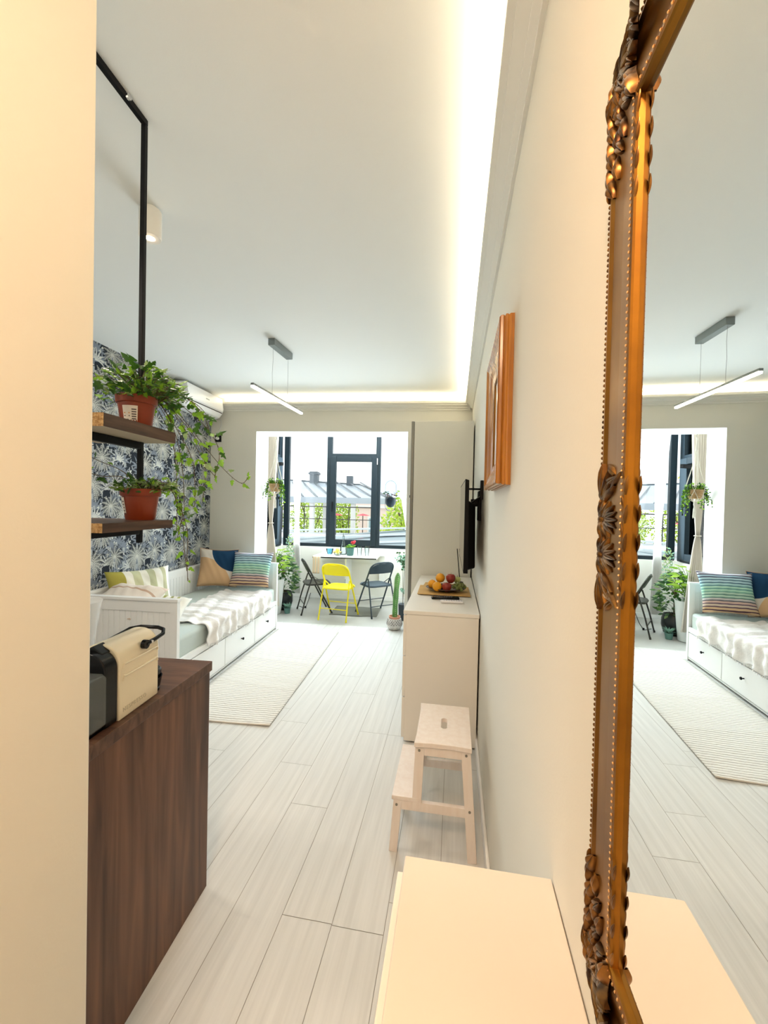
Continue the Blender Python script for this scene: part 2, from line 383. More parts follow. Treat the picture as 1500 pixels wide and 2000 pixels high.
struct('wall_left', wl, [PAPER0, PAPER1, PAPER2, PAPER3], 'wallpapered wall with pale palms on a dark ground beside the daybed', 'wall', smooth=False)

# ---- other walls
wr = M().box(.175, .30, -1.3, 5.2, 0, 2.95)
struct('wall_right', wr, PAINT, 'long plain cream wall carrying the mirror, the picture and the television', 'wall', rotz=-DL)
OX0, OX1, OZ = -2.136, -.29, 2.385
wb = M().box(-2.84, OX0-.003, 4.92, 5.30, 0, 2.95).box(OX1+.003, .75, 4.92, 5.30, 0, 2.95).box(OX0-.003, OX1+.003, 4.92, 5.30, OZ+.003, 2.95)
struct('wall_back', wb, PAINT, 'cream back wall with the wide opening to the window alcove', 'wall')
rv = M().box(OX0-.003, OX0, 4.921, 5.30, 0, OZ).box(OX1, OX1+.003, 4.921, 5.30, 0, OZ).box(OX0-.003, OX1+.003, 4.921, 5.30, OZ, OZ+.003)
struct('trim_1', rv, WHITE, 'white painted reveal lining the alcove opening', 'trim')
struct('ceiling', M().box(-2.84, .8, -1.3, 4.93, ZC, ZC+.12), CEIL, 'flat white ceiling over the room', 'ceiling')
# hall partition on the left of the viewpoint, and the closing walls behind
struct('wall_near_left', M().box(-.79, -.657, -1.3, .75, 0, ZC), PAINT, 'cream partition wall end close at the left edge', 'wall', bevel=.003)
struct('wall_rear', M().box(-2.84, .8, -1.42, -1.3, 0, ZC), PAINT, 'cream wall closing the hall behind the viewpoint', 'wall')
struct('wall_near_rear', M().box(-2.84, -.79, .48, .6, 0, ZC), PAINT, 'cream kitchen wall behind the walnut cabinet', 'wall')
# alcove shell
AY = 6.62
AW = mat('alcove_wall_paint', (.84, .83, .78), .7, spec=.25)
struct('wall_far', M().box(-2.52, .5, AY, AY+.12, 0, .83).box(-2.52, .5, AY, AY+.12, 2.70, 2.85).box(.10, .5, AY, AY+.12, .83, 2.7), AW, 'low cream parapet wall under the alcove windows', 'wall')
struct('wall_far_left', M().box(-2.52, -2.4, 5.30, AY, 0, .83).box(-2.52, -2.4, 5.30, 5.55, .83, 2.7), AW, 'low side wall of the alcove behind the plants', 'wall')
struct('wall_far_right', M().box(.10, .22, 5.30, AY, 0, 2.7), AW, 'right side wall of the alcove', 'wall')
struct('ceiling_far', M().box(-2.52, .5, 5.30, AY, 2.70, 2.82), CEIL, 'ceiling of the window alcove', 'ceiling')
struct('baseboard_far', M().box(-2.4, .1, AY-.014, AY, 0, .07), WHITE, 'low white baseboard below the alcove windows', 'baseboard', bevel=.003)
struct('baseboard_right', M().box(.161, .175, -.9, 4.9, 0, .075), WHITE, 'white baseboard along the right wall', 'baseboard', rotz=-DL, bevel=.004)
struct('baseboard_back', M().box(-2.72, OX0-.01, 4.906, 4.92, 0, .075), WHITE, 'white baseboard on the back wall left of the opening', 'baseboard', bevel=.004)

# ---- cove moulding with LED strip
def cove(a0, a1):   # section in (distance from wall, z)
    return [(0, 2.63), (.012, 2.63), (.012, 2.645), (.03, 2.655), (.03, 2.665), (.062, 2.682), (.062, 2.695), (.082, 2.70), (.082, 2.725), (.074, 2.725), (.074, 2.708), (0, 2.708)]
COVEM = mat('cove_moulding_paint', (.78, .765, .69), .6, spec=.3)
LED = mat('warm_led', (1, .85, .62), .5, emit=14, ecol=(1, .80, .52))
cs = cove(0, 0)
c1 = M().prism([(.175-d, z) for d, z in cs], 'y', -1.25, 4.905)
t2 = struct('trim_2', c1, COVEM, 'stepped cove moulding along the right wall below the ceiling', 'trim', rotz=-DL)
obj('led_strip', M().box(.158, .170, -1.1, 4.80, 2.709, 2.713), LED, t2)
c2 = M().prism([(4.92-d, z) for d, z in cs], 'x', -2.72, .42)
t3 = struct('trim_3', c2, COVEM, 'stepped cove moulding along the back wall below the ceiling', 'trim')
obj('led_strip', M().box(-2.5, .34, 4.90, 4.912, 2.709, 2.713), LED, t3)
L1 = lamp('cove_light_right', 'AREA', RW(.135, 1.85, 2.716), (0, 0, 1), COVE, (1, .86, .68), .05, 5.9); L1.rotation_euler = (PI, 0, -DL)
L2 = lamp('cove_light_back', 'AREA', (-1.1, 4.88, 2.716), (0, 0, 1), COVE*.5, (1, .86, .68), 2.8, .05); L2.rotation_euler = (PI, 0, 0)

# ---- windows
def window(name, label, posts, rails, panes, loc, rotz, sash=None):
    b = M()
    for p in posts+rails: b.box(*p)
    w = struct(name, b, ANTH, label, 'window', loc=loc, rotz=rotz, bevel=.004)
    for p in panes: obj('pane', M().box(*p), PANE, w, smooth=False)
    return w
y0, y1 = AY+.02, AY+.09
zb, zt = .83, 2.70
pw = [(-2.40, -2.315, y0, y1, zb, zt), (-1.685, -1.605, y0, y1, zb, zt), (-.89, -.815, y0, y1, zb, zt), (.02, .10, y0, y1, zb, zt)]
ra = [(-2.315, -1.685, y0, y1, zb, zb+.052), (-1.605, -.89, y0, y1, zb, zb+.052), (-.815, .02, y0, y1, zb, zb+.052),
      (-2.315, -1.685, y0, y1, zt-.05, zt), (-1.605, -.89, y0, y1, zt-.05, zt), (-.815, .02, y0, y1, zt-.05, zt), (-1.605, -.89, y0, y1, 2.262, 2.335)]
pn = [(-2.32, -1.68, y0+.03, y0+.036, .875, 2.66), (-1.61, -.885, y0+.03, y0+.036, 2.33, 2.66), (-.82, .03, y0+.03, y0+.036, .875, 2.66)]
W1 = window('window_1', 'wide dark framed window of three bays at the end of the alcove', pw, ra, pn, (0, 0, 0), 0)
s_ = M(); ys, ye = AY-.005, AY+.055
s_.box(-1.625, -1.53, ys, ye, .862, 2.285).box(-.955, -.865, ys, ye, .862, 2.285).box(-1.53, -.955, ys, ye, 2.205, 2.285).box(-1.53, -.955, ys, ye, .862, .955)
sash = obj('opening_sash', s_, ANTH, W1, bevel=.006)
obj('pane', M().box(-1.535, -.95, AY+.02, AY+.026, .95, 2.21), PANE, sash, smooth=False)
hd = M().box(-1.592, -1.568, AY-.02, AY-.005, 1.50, 1.56).bar((-1.58, AY-.03, 1.55), (-1.58, AY-.03, 1.40), .014, .012, up=(0, 1, 0))
obj('handle', hd, BLACKM, sash, bevel=.002)
obj('hinge', M().box(-.872, -.858, AY-.018, AY-.005, 2.16, 2.26), CHROME, sash, bevel=.002)
x0, x1 = -2.49, -2.42
ps = [(x0, x1, 5.55, 5.63, zb, zt), (x0, x1, 6.50, 6.62, zb, zt)]
rs = [(x0, x1, 5.63, 6.50, zb, zb+.055), (x0, x1, 5.63, 6.50, zt-.05, zt), (x0, x1, 5.63, 6.50, 2.22, 2.29)]
W2 = window('window_2', 'dark framed side window behind the hanging plant', ps, rs, [(x0+.03, x0+.036, 5.62, 6.51, .88, 2.66)], (0, 0, 0), 0)
s_ = M().box(-2.43, -2.37, 6.30, 6.50, .87, 2.24).box(-2.43, -2.37, 5.60, 5.69, .87, 2.24).box(-2.43, -2.37, 5.69, 6.30, .87, .96).box(-2.43, -2.37, 5.69, 6.30, 2.15, 2.24)
sash2 = obj('opening_sash', s_, ANTH, W2, bevel=.006)
obj('handle', M().bar((-2.35, 6.33, 1.62), (-2.35, 6.33, 1.47), .013, .014, up=(1, 0, 0)).box(-2.37, -2.345, 6.315, 6.345, 1.58, 1.62), BLACKM, sash2, bevel=.002)
obj('window_stay', M().bar((-2.40, 6.30, 2.12), (-2.28, 6.22, 2.12), .05, .05), BLACKM, sash2, bevel=.003)

# ---- downlights in the kitchen zone (one in view, two added) and the hall lamp overhead
LAMPW = mat('lamp_white_shell', (.85, .83, .78), .5); BULB = mat('warm_bulb', (1, .8, .5), .4, emit=60, ecol=(1, .68, .35))
def downlight(x, y, label, en, z=ZC, tilt=True):
    t = thing('spotlight', label, 'lamp', (x, y, z), group=None)
    obj('mount', M().lathe([(.03, -.012), (.03, 0)], 20), LAMPW, t)
    sh = obj('lamp_shade', M().lathe([(.043, -.13), (.045, -.125), (.045, -.015), (.042, -.01), (.0, -.01)], 28).lathe([(.039, -.128), (.039, -.10)], 28), LAMPW, t)
    obj('bulb', M().ball((0, 0, -.118), .028, 16, sc=(1, 1, .6)), BULB, t)
    l = lamp('spotlight_beam', 'SPOT', (x, y, z-.145), (0, 0, -1), en, (1, .87, .74), spot_size=R(140), spot_blend=.7, shadow_soft_size=.04)
    return t
downlight(-1.245, 1.72, 'small white cylinder spotlight glowing warm on the ceiling behind the black post', KIT)
downlight(-2.05, 1.05, 'added unseen white cylinder spotlight over the middle of the kitchen worktop', KIT)  # extra spotlight added out of view to brighten the room
downlight(-1.5, .85, 'added unseen white cylinder spotlight over the near end of the kitchen worktop', KIT)  # second added spotlight, likewise unseen, for more bounce light
def hall_lamp():
    t = thing('ceiling_lamp', 'round warm white ceiling lamp over the hall behind the viewpoint', 'lamp', (-.25, -.35, ZC))
    obj('base_ring', M().lathe([(.17, -.03), (.17, 0)], 40), LAMPW, t)
    obj('diffuser', M().lathe([(.001, -.065), (.08, -.062), (.15, -.045), (.16, -.03)], 40), mat('lamp_diffuser', (1, .85, .62), .5, emit=6, ecol=(1, .78, .5)), t)
    lamp('hall_lamp_light', 'AREA', (-.25, -.35, ZC-.075), (0, 0, -1), HALL, (1, .64, .40), .28, shape='DISK')
hall_lamp()
# ================================================================== LEFT SIDE: CABINET, COFFEE MACHINE, SHELVES
t = thing('kitchen_cabinet', 'dark walnut base cabinet jutting out from behind the left wall', 'cabinet', (-1.4, 1.16, 0))
obj('body', M().box(-.52, .552, -.555, .392, .0, .853), WALNUT, t, bevel=.001)
obj('worktop', M().box(-.53, .558, -.555, .40, .8555, .892), WALTOP, t, bevel=.0015)
# coffee machine
MZ = .892
COFC = mat('cream_gloss_plastic', (.80, .70, .50), .22, spec=.6, coat=.4)
BLKP = mat('black_gloss_plastic', (.004, .004, .0045), .25, spec=.3)
t = thing('coffee_machine', 'cream and black capsule coffee machine standing on the walnut worktop', 'coffee machine', (-.925, 1.160, MZ), rot=(0, 0, R(2)))
def arch(hw, h, r, n=10, z0=0):
    p = [(-hw, z0), (hw, z0), (hw, h-r)]
    for i in range(1, n+1):
        a = i/n*PI/2; p.append((hw-r+r*math.cos(a), h-r+r*math.sin(a)))
    for i in range(0, n+1):
        a = PI/2+i/n*PI/2; p.append((-hw+r+r*math.cos(a), h-r+r*math.sin(a)))
    return p
obj('housing', M().prism(arch(.060, .216, .055), 'y', -.075, .105), COFC, t, bevel=.004, ang=50)
hs = M()
for z in (.158, .123): hs.tube([(.0605, -.06, z-.012), (.0612, -.058, z), (.0612, .095, z), (.0605, .098, z-.01)], .0035, 6)
obj('side_rib', hs, COFC, t)
obj('rear_panel', M().prism(arch(.056, .206, .052, z0=.002), 'y', -.125, -.0755), BLKP, t, bevel=.004, ang=50)
obj('water_tank', M().prism(arch(.056, .155, .012, 4, z0=.012), 'y', -.185, -.08), mat('smoked_water_tank', (.16, .175, .17), .08, spec=.8, alpha=.6), t, bevel=.006)
obj('base', M().box(-.05, .05, -.18, .13, 0, .012).box(-.05, .05, -.175, -.08, .0, .03), BLKP, t, bevel=.003)
obj('top_cap', M().prism([(-.03, .195), (.03, .195), (.032, .200), (.0, .220), (-.032, .200)], 'y', -.105, -.06), BLKP, t, bevel=.003)
hp = [(.064, .03, .186), (.067, .125, .192), (.045, .148, .208), (-.02, .15, .200), (-.066, .12, .204), (-.066, .03, .186)]
lv = obj('lever', M().tube([(.066, .03, .186), (.0675, .08, .189), (.066, .118, .192)], [.007, .006, .006], 10).tube([(.066, .118, .192), (.055, .138, .200), (.03, .147, .203), (-.03, .147, .203), (-.06, .135, .198), (-.066, .11, .192), (-.066, .03, .186)], .006, 8), BLKP, t)
obj('pivot', M().tube([(.058, .03, .186), (.071, .03, .186)], .0135, 20), BLKP, lv)
obj('pivot_ring', M().tube([(.066, .052, .188), (.0745, .052, .188)], .0045, 12), CHROME, lv)
obj('spout', M().box(-.03, .03, .105, .135, .10, .17), BLKP, t, bevel=.008)
obj('cup_stand', M().lathe([(.040, .045), (.044, .05), (.044, .062), (.040, .066)], 28, c=(0, .135, 0)).box(-.02, .02, .10, .125, .03, .06), BLKP, t, bevel=.001)
obj('drip_tray', M().lathe([(.030, 0.0), (.044, .01), (.050, .042), (.047, .042), (.040, .012)], 28, c=(0, .13, 0)), BLKP, t)
# embossed lettering along the foot of the side panel
fc = bpy.data.curves.new('lettering', 'FONT'); fc.body = 'NESPRESSO'; fc.size = .017; fc.extrude = .0006; fc.space_character = 1.25
fo = bpy.data.objects.new('lettering', fc); C.objects.link(fo); fo.parent = t; fo.location = (.0603, -.060, .020); fo.rotation_euler = (PI/2, 0, PI/2)
bpy.context.view_layer.update()
fm = bpy.data.meshes.new_from_object(fo.evaluated_get(bpy.context.evaluated_depsgraph_get())); fm.materials.clear(); fm.materials.append(mat('cream_embossing', (.55, .48, .34), .4))
bpy.data.objects.remove(fo)
fo = bpy.data.objects.new('lettering', fm); C.objects.link(fo); fo.parent = t; fo.location = (.0603, -.060, .020); fo.rotation_euler = (PI/2, 0, PI/2)
# glass vase at the left edge
t = obj('glass_vase', M().lathe([(.045, 0), (.046, .012), (.078, .235), (.082, .25), (.080, .25), (.075, .236), (.042, .016), (.0, .014)], 32).add([], []), VASEG, None, (-1.285, 1.40, MZ)); tag(t, 'clear flared glass vase at the left edge of the walnut worktop', 'vase')

# hanging shelf frame
SX = -.981
t = thing('shelf_frame', 'black square-tube frame hanging from the ceiling to carry two shelves', 'shelf frame', (SX, 1.1, 0))
b = M()
obj('post', M().box(-.007, .008, .212, .228, 1.375, 2.770), BLACKM, t, bevel=.002)
obj('post', M().box(-.007, .008, -.34, -.324, 1.375, 2.770), BLACKM, t, bevel=.002)
obj('top_rail', M().box(-.008, .008, -.34, .228, 2.770, ZC), BLACKM, t, bevel=.002)
obj('shelf_rail', M().box(-.008, .008, -.324, .212, 1.690, 1.7135), BLACKM, t, bevel=.002)
obj('shelf_rail', M().box(-.008, .008, -.324, .212, 1.404, 1.4275), BLACKM, t, bevel=.002)
obj('bolt', M().tube([(.009, .130, 2.778), (.016, .130, 2.778)], .010, 16), CHROME, t)
K = .906                                   # shelves sit on the hall side of the frame
# make the frame sit behind the shelf fronts
for nm, z0, z1, ys_, lab in (('wooden_shelf', 1.7145, 1.751, (1.03, 1.347), 'dark oak shelf with raw chipboard end, upper one carrying the larger ivy'), ('wooden_shelf', 1.4285, 1.4545, (1.03, 1.337), 'dark oak shelf with raw chipboard end, lower one carrying the second ivy pot')):
    s_ = M(); y0_, y1_ = ys_; xa, xb = -1.16, -.872
    s_.box(xa, xb, y0_, y1_, z0, z1, 0)
    # raw near end and pale underside
    for i in range(6): pass
    s_.m[2] = 1
    s_.m[0] = 2 if z0 > 1.6 else 0
    o = obj(nm, s_, [SHELFW, CHIP, mat('pale_shelf_underside', (.46, .40, .30), .8)], None, smooth=False); tag(o, lab, 'shelf', 'shelves hanging on the black frame')

IVY = [(.0, .10), (.05, .30), (.02, .50), (.30, .22), (.38, .40), (.48, .46), (.55, .20), (.78, .14)]
IVYS = [(.02, .25), (.10, .50), (.30, .48), (.38, .27), (.55, .40), (.66, .28), (.85, .12)]
def rv(rg, s=1): return Vector((rg.uniform(-s, s), rg.uniform(-s, s), rg.uniform(-s, s)))
def bez(P, n):
    """smooth path through points (Catmull-Rom)"""
    P = [Vector(p) for p in P]; Q = [2*P[0]-P[1]]+P+[2*P[-1]-P[-2]]; out = []
    seg = len(P)-1
    for i in range(n+1):
        t = i/n*seg; k = min(int(t), seg-1); u = t-k; a, b_, c, d = Q[k], Q[k+1], Q[k+2], Q[k+3]
        out.append(.5*((2*b_)+(-a+c)*u+(2*a-5*b_+4*c-d)*u*u+(-a+3*b_-3*c+d)*u**3))
    return out
def flower_pot(t, r, h, mt, sticker=None, soil=True):
    obj('pot', M().lathe([(r*.70, 0), (r*.74, .004), (r*.90, h*.76), (r*.97, h*.765), (r, h*.80), (r*1.02, h), (r*.95, h), (r*.92, h*.82), (.001, h*.82)], 40), mt, t)
    if soil: obj('soil', M().lathe([(.001, h*.87), (r*.93, h*.86)], 24), SOIL, t)
LABW = mat('paper_label', (.80, .74, .66), .7); LABD = mat('label_print', (.12, .10, .10), .7); LABO = mat('label_orange', (.65, .35, .15), .7)
def label(t, r0, r1, z0, z1, a0, a1, rows):
    """paper sticker following the pot wall, with small print marks"""
    def P(u, v, e=.0012):
        a = a0+(a1-a0)*u; z = z0+(z1-z0)*v; rr = r0+(r1-r0)*v+e
        return (rr*math.cos(a), rr*math.sin(a), z)
    g = M().grid(lambda u, v: P(u, v), 8, 2, 0)
    rg = random.Random(int(z0*1000))
    for (u0, u1, v0, v1, mi) in rows: g.add([P(u0, v0, .0018), P(u1, v0, .0018), P(u1, v1, .0018), P(u0, v1, .0018)], [(0, 1, 2, 3)], mi)
    obj('paper_label', g, [LABW, LABD, LABO], t, smooth=False)
def ivy(t, strands, bush, rg, seed=1, cen=(0, 0, .1), mats=None, lsz=.041):
    mats = mats or [GREEN1, GREEN2, GREEN3]
    st = M(); lf = M()
    for (pts, dens, mw_) in strands:
        L = sum((Vector(pts[i+1])-Vector(pts[i])).length for i in range(len(pts)-1)); n = max(6, int(L/.02)); path = bez(pts, n)
        st.tube(path, .0013, 5)
        k = max(2, int(L*dens))
        for i in range(k):
            q = min(len(path)-2, int((i+.6)/k*len(path))); p = path[q]; tg = (path[q+1]-p).normalized()
            d = (rv(rg)*.8+Vector((.35, -.1, -.25))+tg*.3).normalized(); pl = p+d*.014
            st.tube([p, pl], .0007, 4)
            s_ = lsz*rg.uniform(.7, 1.15)*(1 if i < k-2 else .55)
            nr = (Vector((.45, -.75, .45))+rv(rg)*.55)
            lf.leaf(pl, d, nr, s_, s_*.62, rg.choice((IVY, IVYS)), 0 if rg.random() > mw_ else (1 if rg.random() < .85 else 2))
    for i in range(bush[0]):
        a = rg.uniform(0, 2*PI); rr = bush[1]*math.sqrt(rg.random()); hh = bush[2]*rg.random()*(1-(rr/bush[1])**2*.6)
        base = Vector(cen)+Vector((rr*.35*math.cos(a), rr*.35*math.sin(a), 0)); p = Vector(cen)+Vector((rr*math.cos(a), rr*math.sin(a), hh))
        if i % 3 == 0: st.tube([base, (base+p)/2+Vector((0, 0, .02)), p], .001, 4)
        d = (Vector((math.cos(a), math.sin(a), .25))+rv(rg)*.7).normalized(); s_ = lsz*rg.uniform(.6, 1.05)
        m_ = (1 if rg.random() < bush[3] else (2 if rg.random() < bush[4] else 0))
        lf.leaf(p, d, Vector((.2, -.3, 1))+rv(rg)*.6, s_, s_*.6, rg.choice((IVY, IVYS)), m_)
    so = obj('stem', st, STEM, t); obj('foliage', lf, mats, t, smooth=False)
rg = random.Random(3)
P1 = Vector((-1.06, 1.405, 1.7752))
t = thing('potted_ivy', 'ivy in terracotta pot on the upper shelf, vines trailing far down', 'potted plant', (P1.x*K, P1.y*K, 1.7512)); t.scale = (K, K, K)
flower_pot(t, .066, .112, TERRA)
label(t, .048, .058, .010, .072, R(-100), R(-50), [(.62, .92, .1+.13*i, .1+.13*i+.07, 1) for i in range(6)]+[(.08, .5, .55, .62, 2), (.08, .5, .4, .45, 1), (.08, .4, .2, .25, 1)])
def L1p(x, y, z): return (x-P1.x, y-P1.y, z-P1.z)
str1 = [
 ([(0, 0, .1), (.03, .04, .17), L1p(-.99, 1.55, 1.86), L1p(-.92, 1.66, 1.72), L1p(-.86, 1.70, 1.64), L1p(-.80, 1.70, 1.60), L1p(-.77, 1.70, 1.625)], 20, .9),
 ([(0, 0, .1), (.03, .05, .16), L1p(-1.0, 1.56, 1.84), L1p(-.96, 1.62, 1.74), L1p(-.92, 1.66, 1.65), L1p(-.90, 1.68, 1.62)], 30, .85),
 ([(0, 0, .1), (.02, .06, .14), L1p(-1.0, 1.53, 1.80), L1p(-.98, 1.56, 1.65), L1p(-.97, 1.56, 1.50), L1p(-.965, 1.55, 1.38), L1p(-.93, 1.52, 1.25)], 26, .8),
 ([(0, 0, .1), (.0, .06, .14), L1p(-1.03, 1.55, 1.82), L1p(-1.02, 1.58, 1.66), L1p(-1.0, 1.56, 1.50), L1p(-1.0, 1.56, 1.40)], 30, .7),
 ([(0, 0, .1), (.04, .05, .13), L1p(-.97, 1.56, 1.82), L1p(-.93, 1.62, 1.72), L1p(-.93, 1.64, 1.60), L1p(-.94, 1.64, 1.52)], 34, .8),
 ([(0, 0, .1), (.05, .05, .15), L1p(-.95, 1.55, 1.87), L1p(-.90, 1.62, 1.80), L1p(-.88, 1.66, 1.72), L1p(-.90, 1.66, 1.62)], 36, .6),
 ([(0, 0, .1), (.02, .08, .12), L1p(-.98, 1.54, 1.78), L1p(-.95, 1.58, 1.68), L1p(-.95, 1.6, 1.58), L1p(-.95, 1.6, 1.50)], 34, .7),
 ([(0, 0, .1), (-.02, .08, .14), L1p(-1.04, 1.54, 1.82), L1p(-1.04, 1.60, 1.72), L1p(-1.02, 1.62, 1.60)], 34, .6),
 ([(0, 0, .1), (.02, .05, .20), L1p(-1.00, 1.53, 1.94), L1p(-.93, 1.58, 1.90), L1p(-.89, 1.62, 1.84)], 42, .45),
 ([(0, 0, .1), (.05, .03, .19), L1p(-.95, 1.48, 1.93), L1p(-.90, 1.55, 1.87), L1p(-.88, 1.58, 1.80)], 40, .4),
 ([(0, 0, .1), (-.02, -.06, .15), (-.04, -.13, .15), (-.05, -.17, .12)], 50, .3),
 ([(0, 0, .1), (.04, -.03, .17), (.06, -.08, .16)], 40, .3),
 ([(0, 0, .1), (.0, .04, .22), (.01, .09, .245)], 40, .9),
]
ivy(t, str1, (420, .135, .15, .34, .1), rg, cen=(.01, .02, .10))
P2 = Vector((-1.055, 1.425, 1.4482))
t = thing('potted_ivy', 'ivy with pale-edged leaves in terracotta pot on the lower shelf', 'potted plant', (P2.x*K, P2.y*K, 1.4547)); t.scale = (K, K, K)
flower_pot(t, .066, .112, TERRA)
label(t, .048, .060, .012, .080, R(-138), R(-112), [(.5, .85, .1+.16*i, .1+.16*i+.09, 1) for i in range(5)])
str2 = [
 ([(0, 0, .1), (.02, .06, .14), (.05, .12, .10), (.07, .14, .0), (.06, .13, -.08)], 36, .8),
 ([(0, 0, .1), (.04, .05, .13), (.09, .09, .09), (.10, .10, .01), (.09, .09, -.05)], 36, .7),
 ([(0, 0, .1), (.04, .0, .15), (.08, .05, .12), (.10, .08, .04)], 36, .5),
 ([(0, 0, .1), (-.02, -.06, .15), (-.06, -.12, .15), (-.10, -.16, .17)], 40, .3),
 ([(0, 0, .1), (-.03, -.05, .17), (-.10, -.10, .21), (-.14, -.14, .25)], 30, .3),
 ([(0, 0, .1), (.02, .06, .14), (.07, .14, .10), (.09, .18, .06), (.10, .20, .03)], 36, .9),
 ([(0, 0, .1), (.06, .06, .13), (.11, .11, -.02), (.11, .12, -.16), (.12, .11, -.24)], 16, .9),
]
ivy(t, str2, (190, .10, .06, .12, .55), rg, cen=(.01, .02, .10), lsz=.030)

# ================================================================== AIR CONDITIONER, SOCKET, PENDANT
t = thing('air_conditioner', 'white wall air conditioner high on the wallpapered wall', 'air conditioner', (-2.72, 4.45, 2.49))
ac = [(.002, .27), (.165, .27), (.182, .262), (.20, .14), (.185, .07), (.15, .045)]
obj('body', M().prism([(.002, .27), (.165, .27), (.182, .262), (.20, .14), (.19, .085), (.155, .04), (.06, .008), (.002, .008)], 'y', -.37, .385), PLAST, t, bevel=.008, ang=50)
obj('front_panel', M().prism([(.17, .262), (.188, .262), (.207, .14), (.200, .105), (.19, .11)], 'y', -.362, .377), PLAST, t, bevel=.003)
obj('louvre', M().prism([(.196, .085), (.203, .082), (.165, .036), (.158, .040)], 'y', -.33, .345), PLAST, t, bevel=.002)
obj('air_slot', M().prism([(.199, .094), (.2012, .092), (.197, .082), (.195, .084)], 'y', -.34, .355), BLACKM, t)
obj('badge', M().bar((.2035, -.01, .175), (.2035, .06, .175), .012, .002, up=(1, 0, .15)), GREYM, t)
t = thing('wall_socket', 'square black wall socket with a white plug on the back wall', 'socket', (-2.622, 4.92, 2.294))
obj('cover_plate', M().box(-.04, .04, -.010, 0, -.04, .04), BLACKM, t, bevel=.002)
t2_ = thing('power_plug', 'white plug and thin cable running up to the air conditioner', 'plug', (-2.622, 4.91, 2.294))
obj('plug_body', M().lathe([(.016, 0), (.019, .01), (.019, .03), (.012, .036)], 20).add([], []), PLAST, t2_, rot=(PI/2, 0, 0))
obj('cable', M().tube(bez([(0, -.02, .012), (.006, -.018, .06), (.035, -.012, .13), (.045, -.012, .19), (.03, -.012, .225), (-.02, -.012, .235)], 24), .003, 6), mat('grey_cable', (.55, .55, .55), .6), t2_)
t = thing('pendant_lamp', 'slim linear pendant lamp on two wires under a grey ceiling canopy', 'lamp', (-1.24, 3.305, ZC), rotz=-math.atan2(.028, .32))
obj('canopy', M().box(-.028, .028, -.168, .168, -.052, 0), GREYM, t, bevel=.003)
PZ = -.435
obj('wire', M().tube([(0, -.14, -.052), (.003, -.14, -.15), (-.002, -.14, -.26), (.001, -.14, -.36), (0, -.14, PZ+.008)], .0011, 5), mat('steel_wire', (.35, .35, .35), .5), t)
obj('wire', M().tube([(0, .14, -.052), (0, .14, PZ+.008)], .0011, 5), bpy.data.materials['steel_wire'], t)
obj('housing', M().box(-.012, .012, -.45, .45, PZ-.004, PZ+.012), GREYM, t, bevel=.002)
obj('light_bar', M().box(-.011, .011, -.445, .445, PZ-.018, PZ-.004), mat('pendant_led', (1, .93, .82), .5, emit=7, ecol=(1, .90, .74)), t)
# ================================================================== DAYBED AND ITS TEXTILES
BX0, BX1, BY0, BY1 = -2.70, -1.82, 2.86, 4.885
t = thing('daybed', 'white wooden daybed with beadboard ends and drawers under the wallpapered wall', 'daybed', (BX1, BY0, 0))
W_ = BX1-BX0; L_ = BY1-BY0
def panel_x(y0, y1, zt, sgn):     # end panel spanning x, local coordinates (x from -W_ to 0)
    b = M(); ym = (y0+y1)/2
    b.box(-W_, -W_+.055, y0, y1, 0, zt-.02).box(-.055, 0, y0, y1, 0, zt-.02).box(-W_+.055, -.055, y0+.004, y1-.004, zt-.10, zt-.02).box(-W_+.055, -.055, y0+.004, y1-.004, .04, .14)
    b.box(-W_-.006, .006, y0-.006, y1+.006, zt-.02, zt)
    n = 17; x0_, x1_ = -W_+.055, -.055; s_ = (x1_-x0_)/n
    for i in range(n): b.box(x0_+i*s_+.0018, x0_+(i+1)*s_-.0018, y0+.010, y1-.010, .14, zt-.10)
    b.box(x0_, x1_, ym-.004, ym+.004, .14, zt-.10)
    return b
obj('end_panel', panel_x(0, .036, .80, 1), LACQ, t, bevel=.0015)
obj('end_panel', panel_x(L_-.036, L_, .80, 1), LACQ, t, bevel=.0015)
b = M(); b.box(-W_, -W_+.02, .036, L_-.036, .05, .70).box(-W_-.004, -W_+.034, .036, L_-.036, .76, .785).box(-W_, -W_+.03, .036, L_-.036, .70, .76).box(-W_, -W_+.03, .036, L_-.036, .30, .46)
n = 38; s_ = (L_-.072)/n
for i in range(n): b.box(-W_+.02, -W_+.026, .036+i*s_+.0016, .036+(i+1)*s_-.0016, .46, .70)
obj('back_panel', b, LACQ, t, bevel=.0015)
obj('front_rail', M().box(-.024, -.002, .036, L_-.036, .295, .345).box(-.022, -.006, .036, L_-.036, .02, .035), LACQ, t, bevel=.002)
obj('bed_base', M().box(-W_+.03, -.03, .036, L_-.036, .295, .325), LACQ, t)
ys_ = [.05, .735, 1.375, L_-.045]
for i in range(3):
    a, c = ys_[i]+.004, ys_[i+1]-.004
    d = obj('drawer', M().box(-.020, 0, a, c, .042, .288).box(-.80, -.02, a+.02, c-.02, .05, .25), LACQ, t, bevel=.002)
    obj('knob', M().tube([(0, (a+c)/2, .185), (.012, (a+c)/2, .185), (.020, (a+c)/2, .185), (.028, (a+c)/2, .185)], [.005, .005, .013, .011], 14), BLACKM, d)
SHEET = mat('sage_sheet', (.50, .56, .52), .9, bump=.25, bscale=14, spec=.1, sheen=.2)
def softbox(x0, x1, y0, y1, z0, z1, r, nx, ny, wob=0, seed=1):
    """pillowy box as a rounded shell"""
    rg = random.Random(seed); b = M()
    cx, cy, cz = (x0+x1)/2, (y0+y1)/2, (z0+z1)/2; hx, hy, hz = (x1-x0)/2, (y1-y0)/2, (z1-z0)/2
    b.box(x0, x1, y0, y1, z0, z1); return b
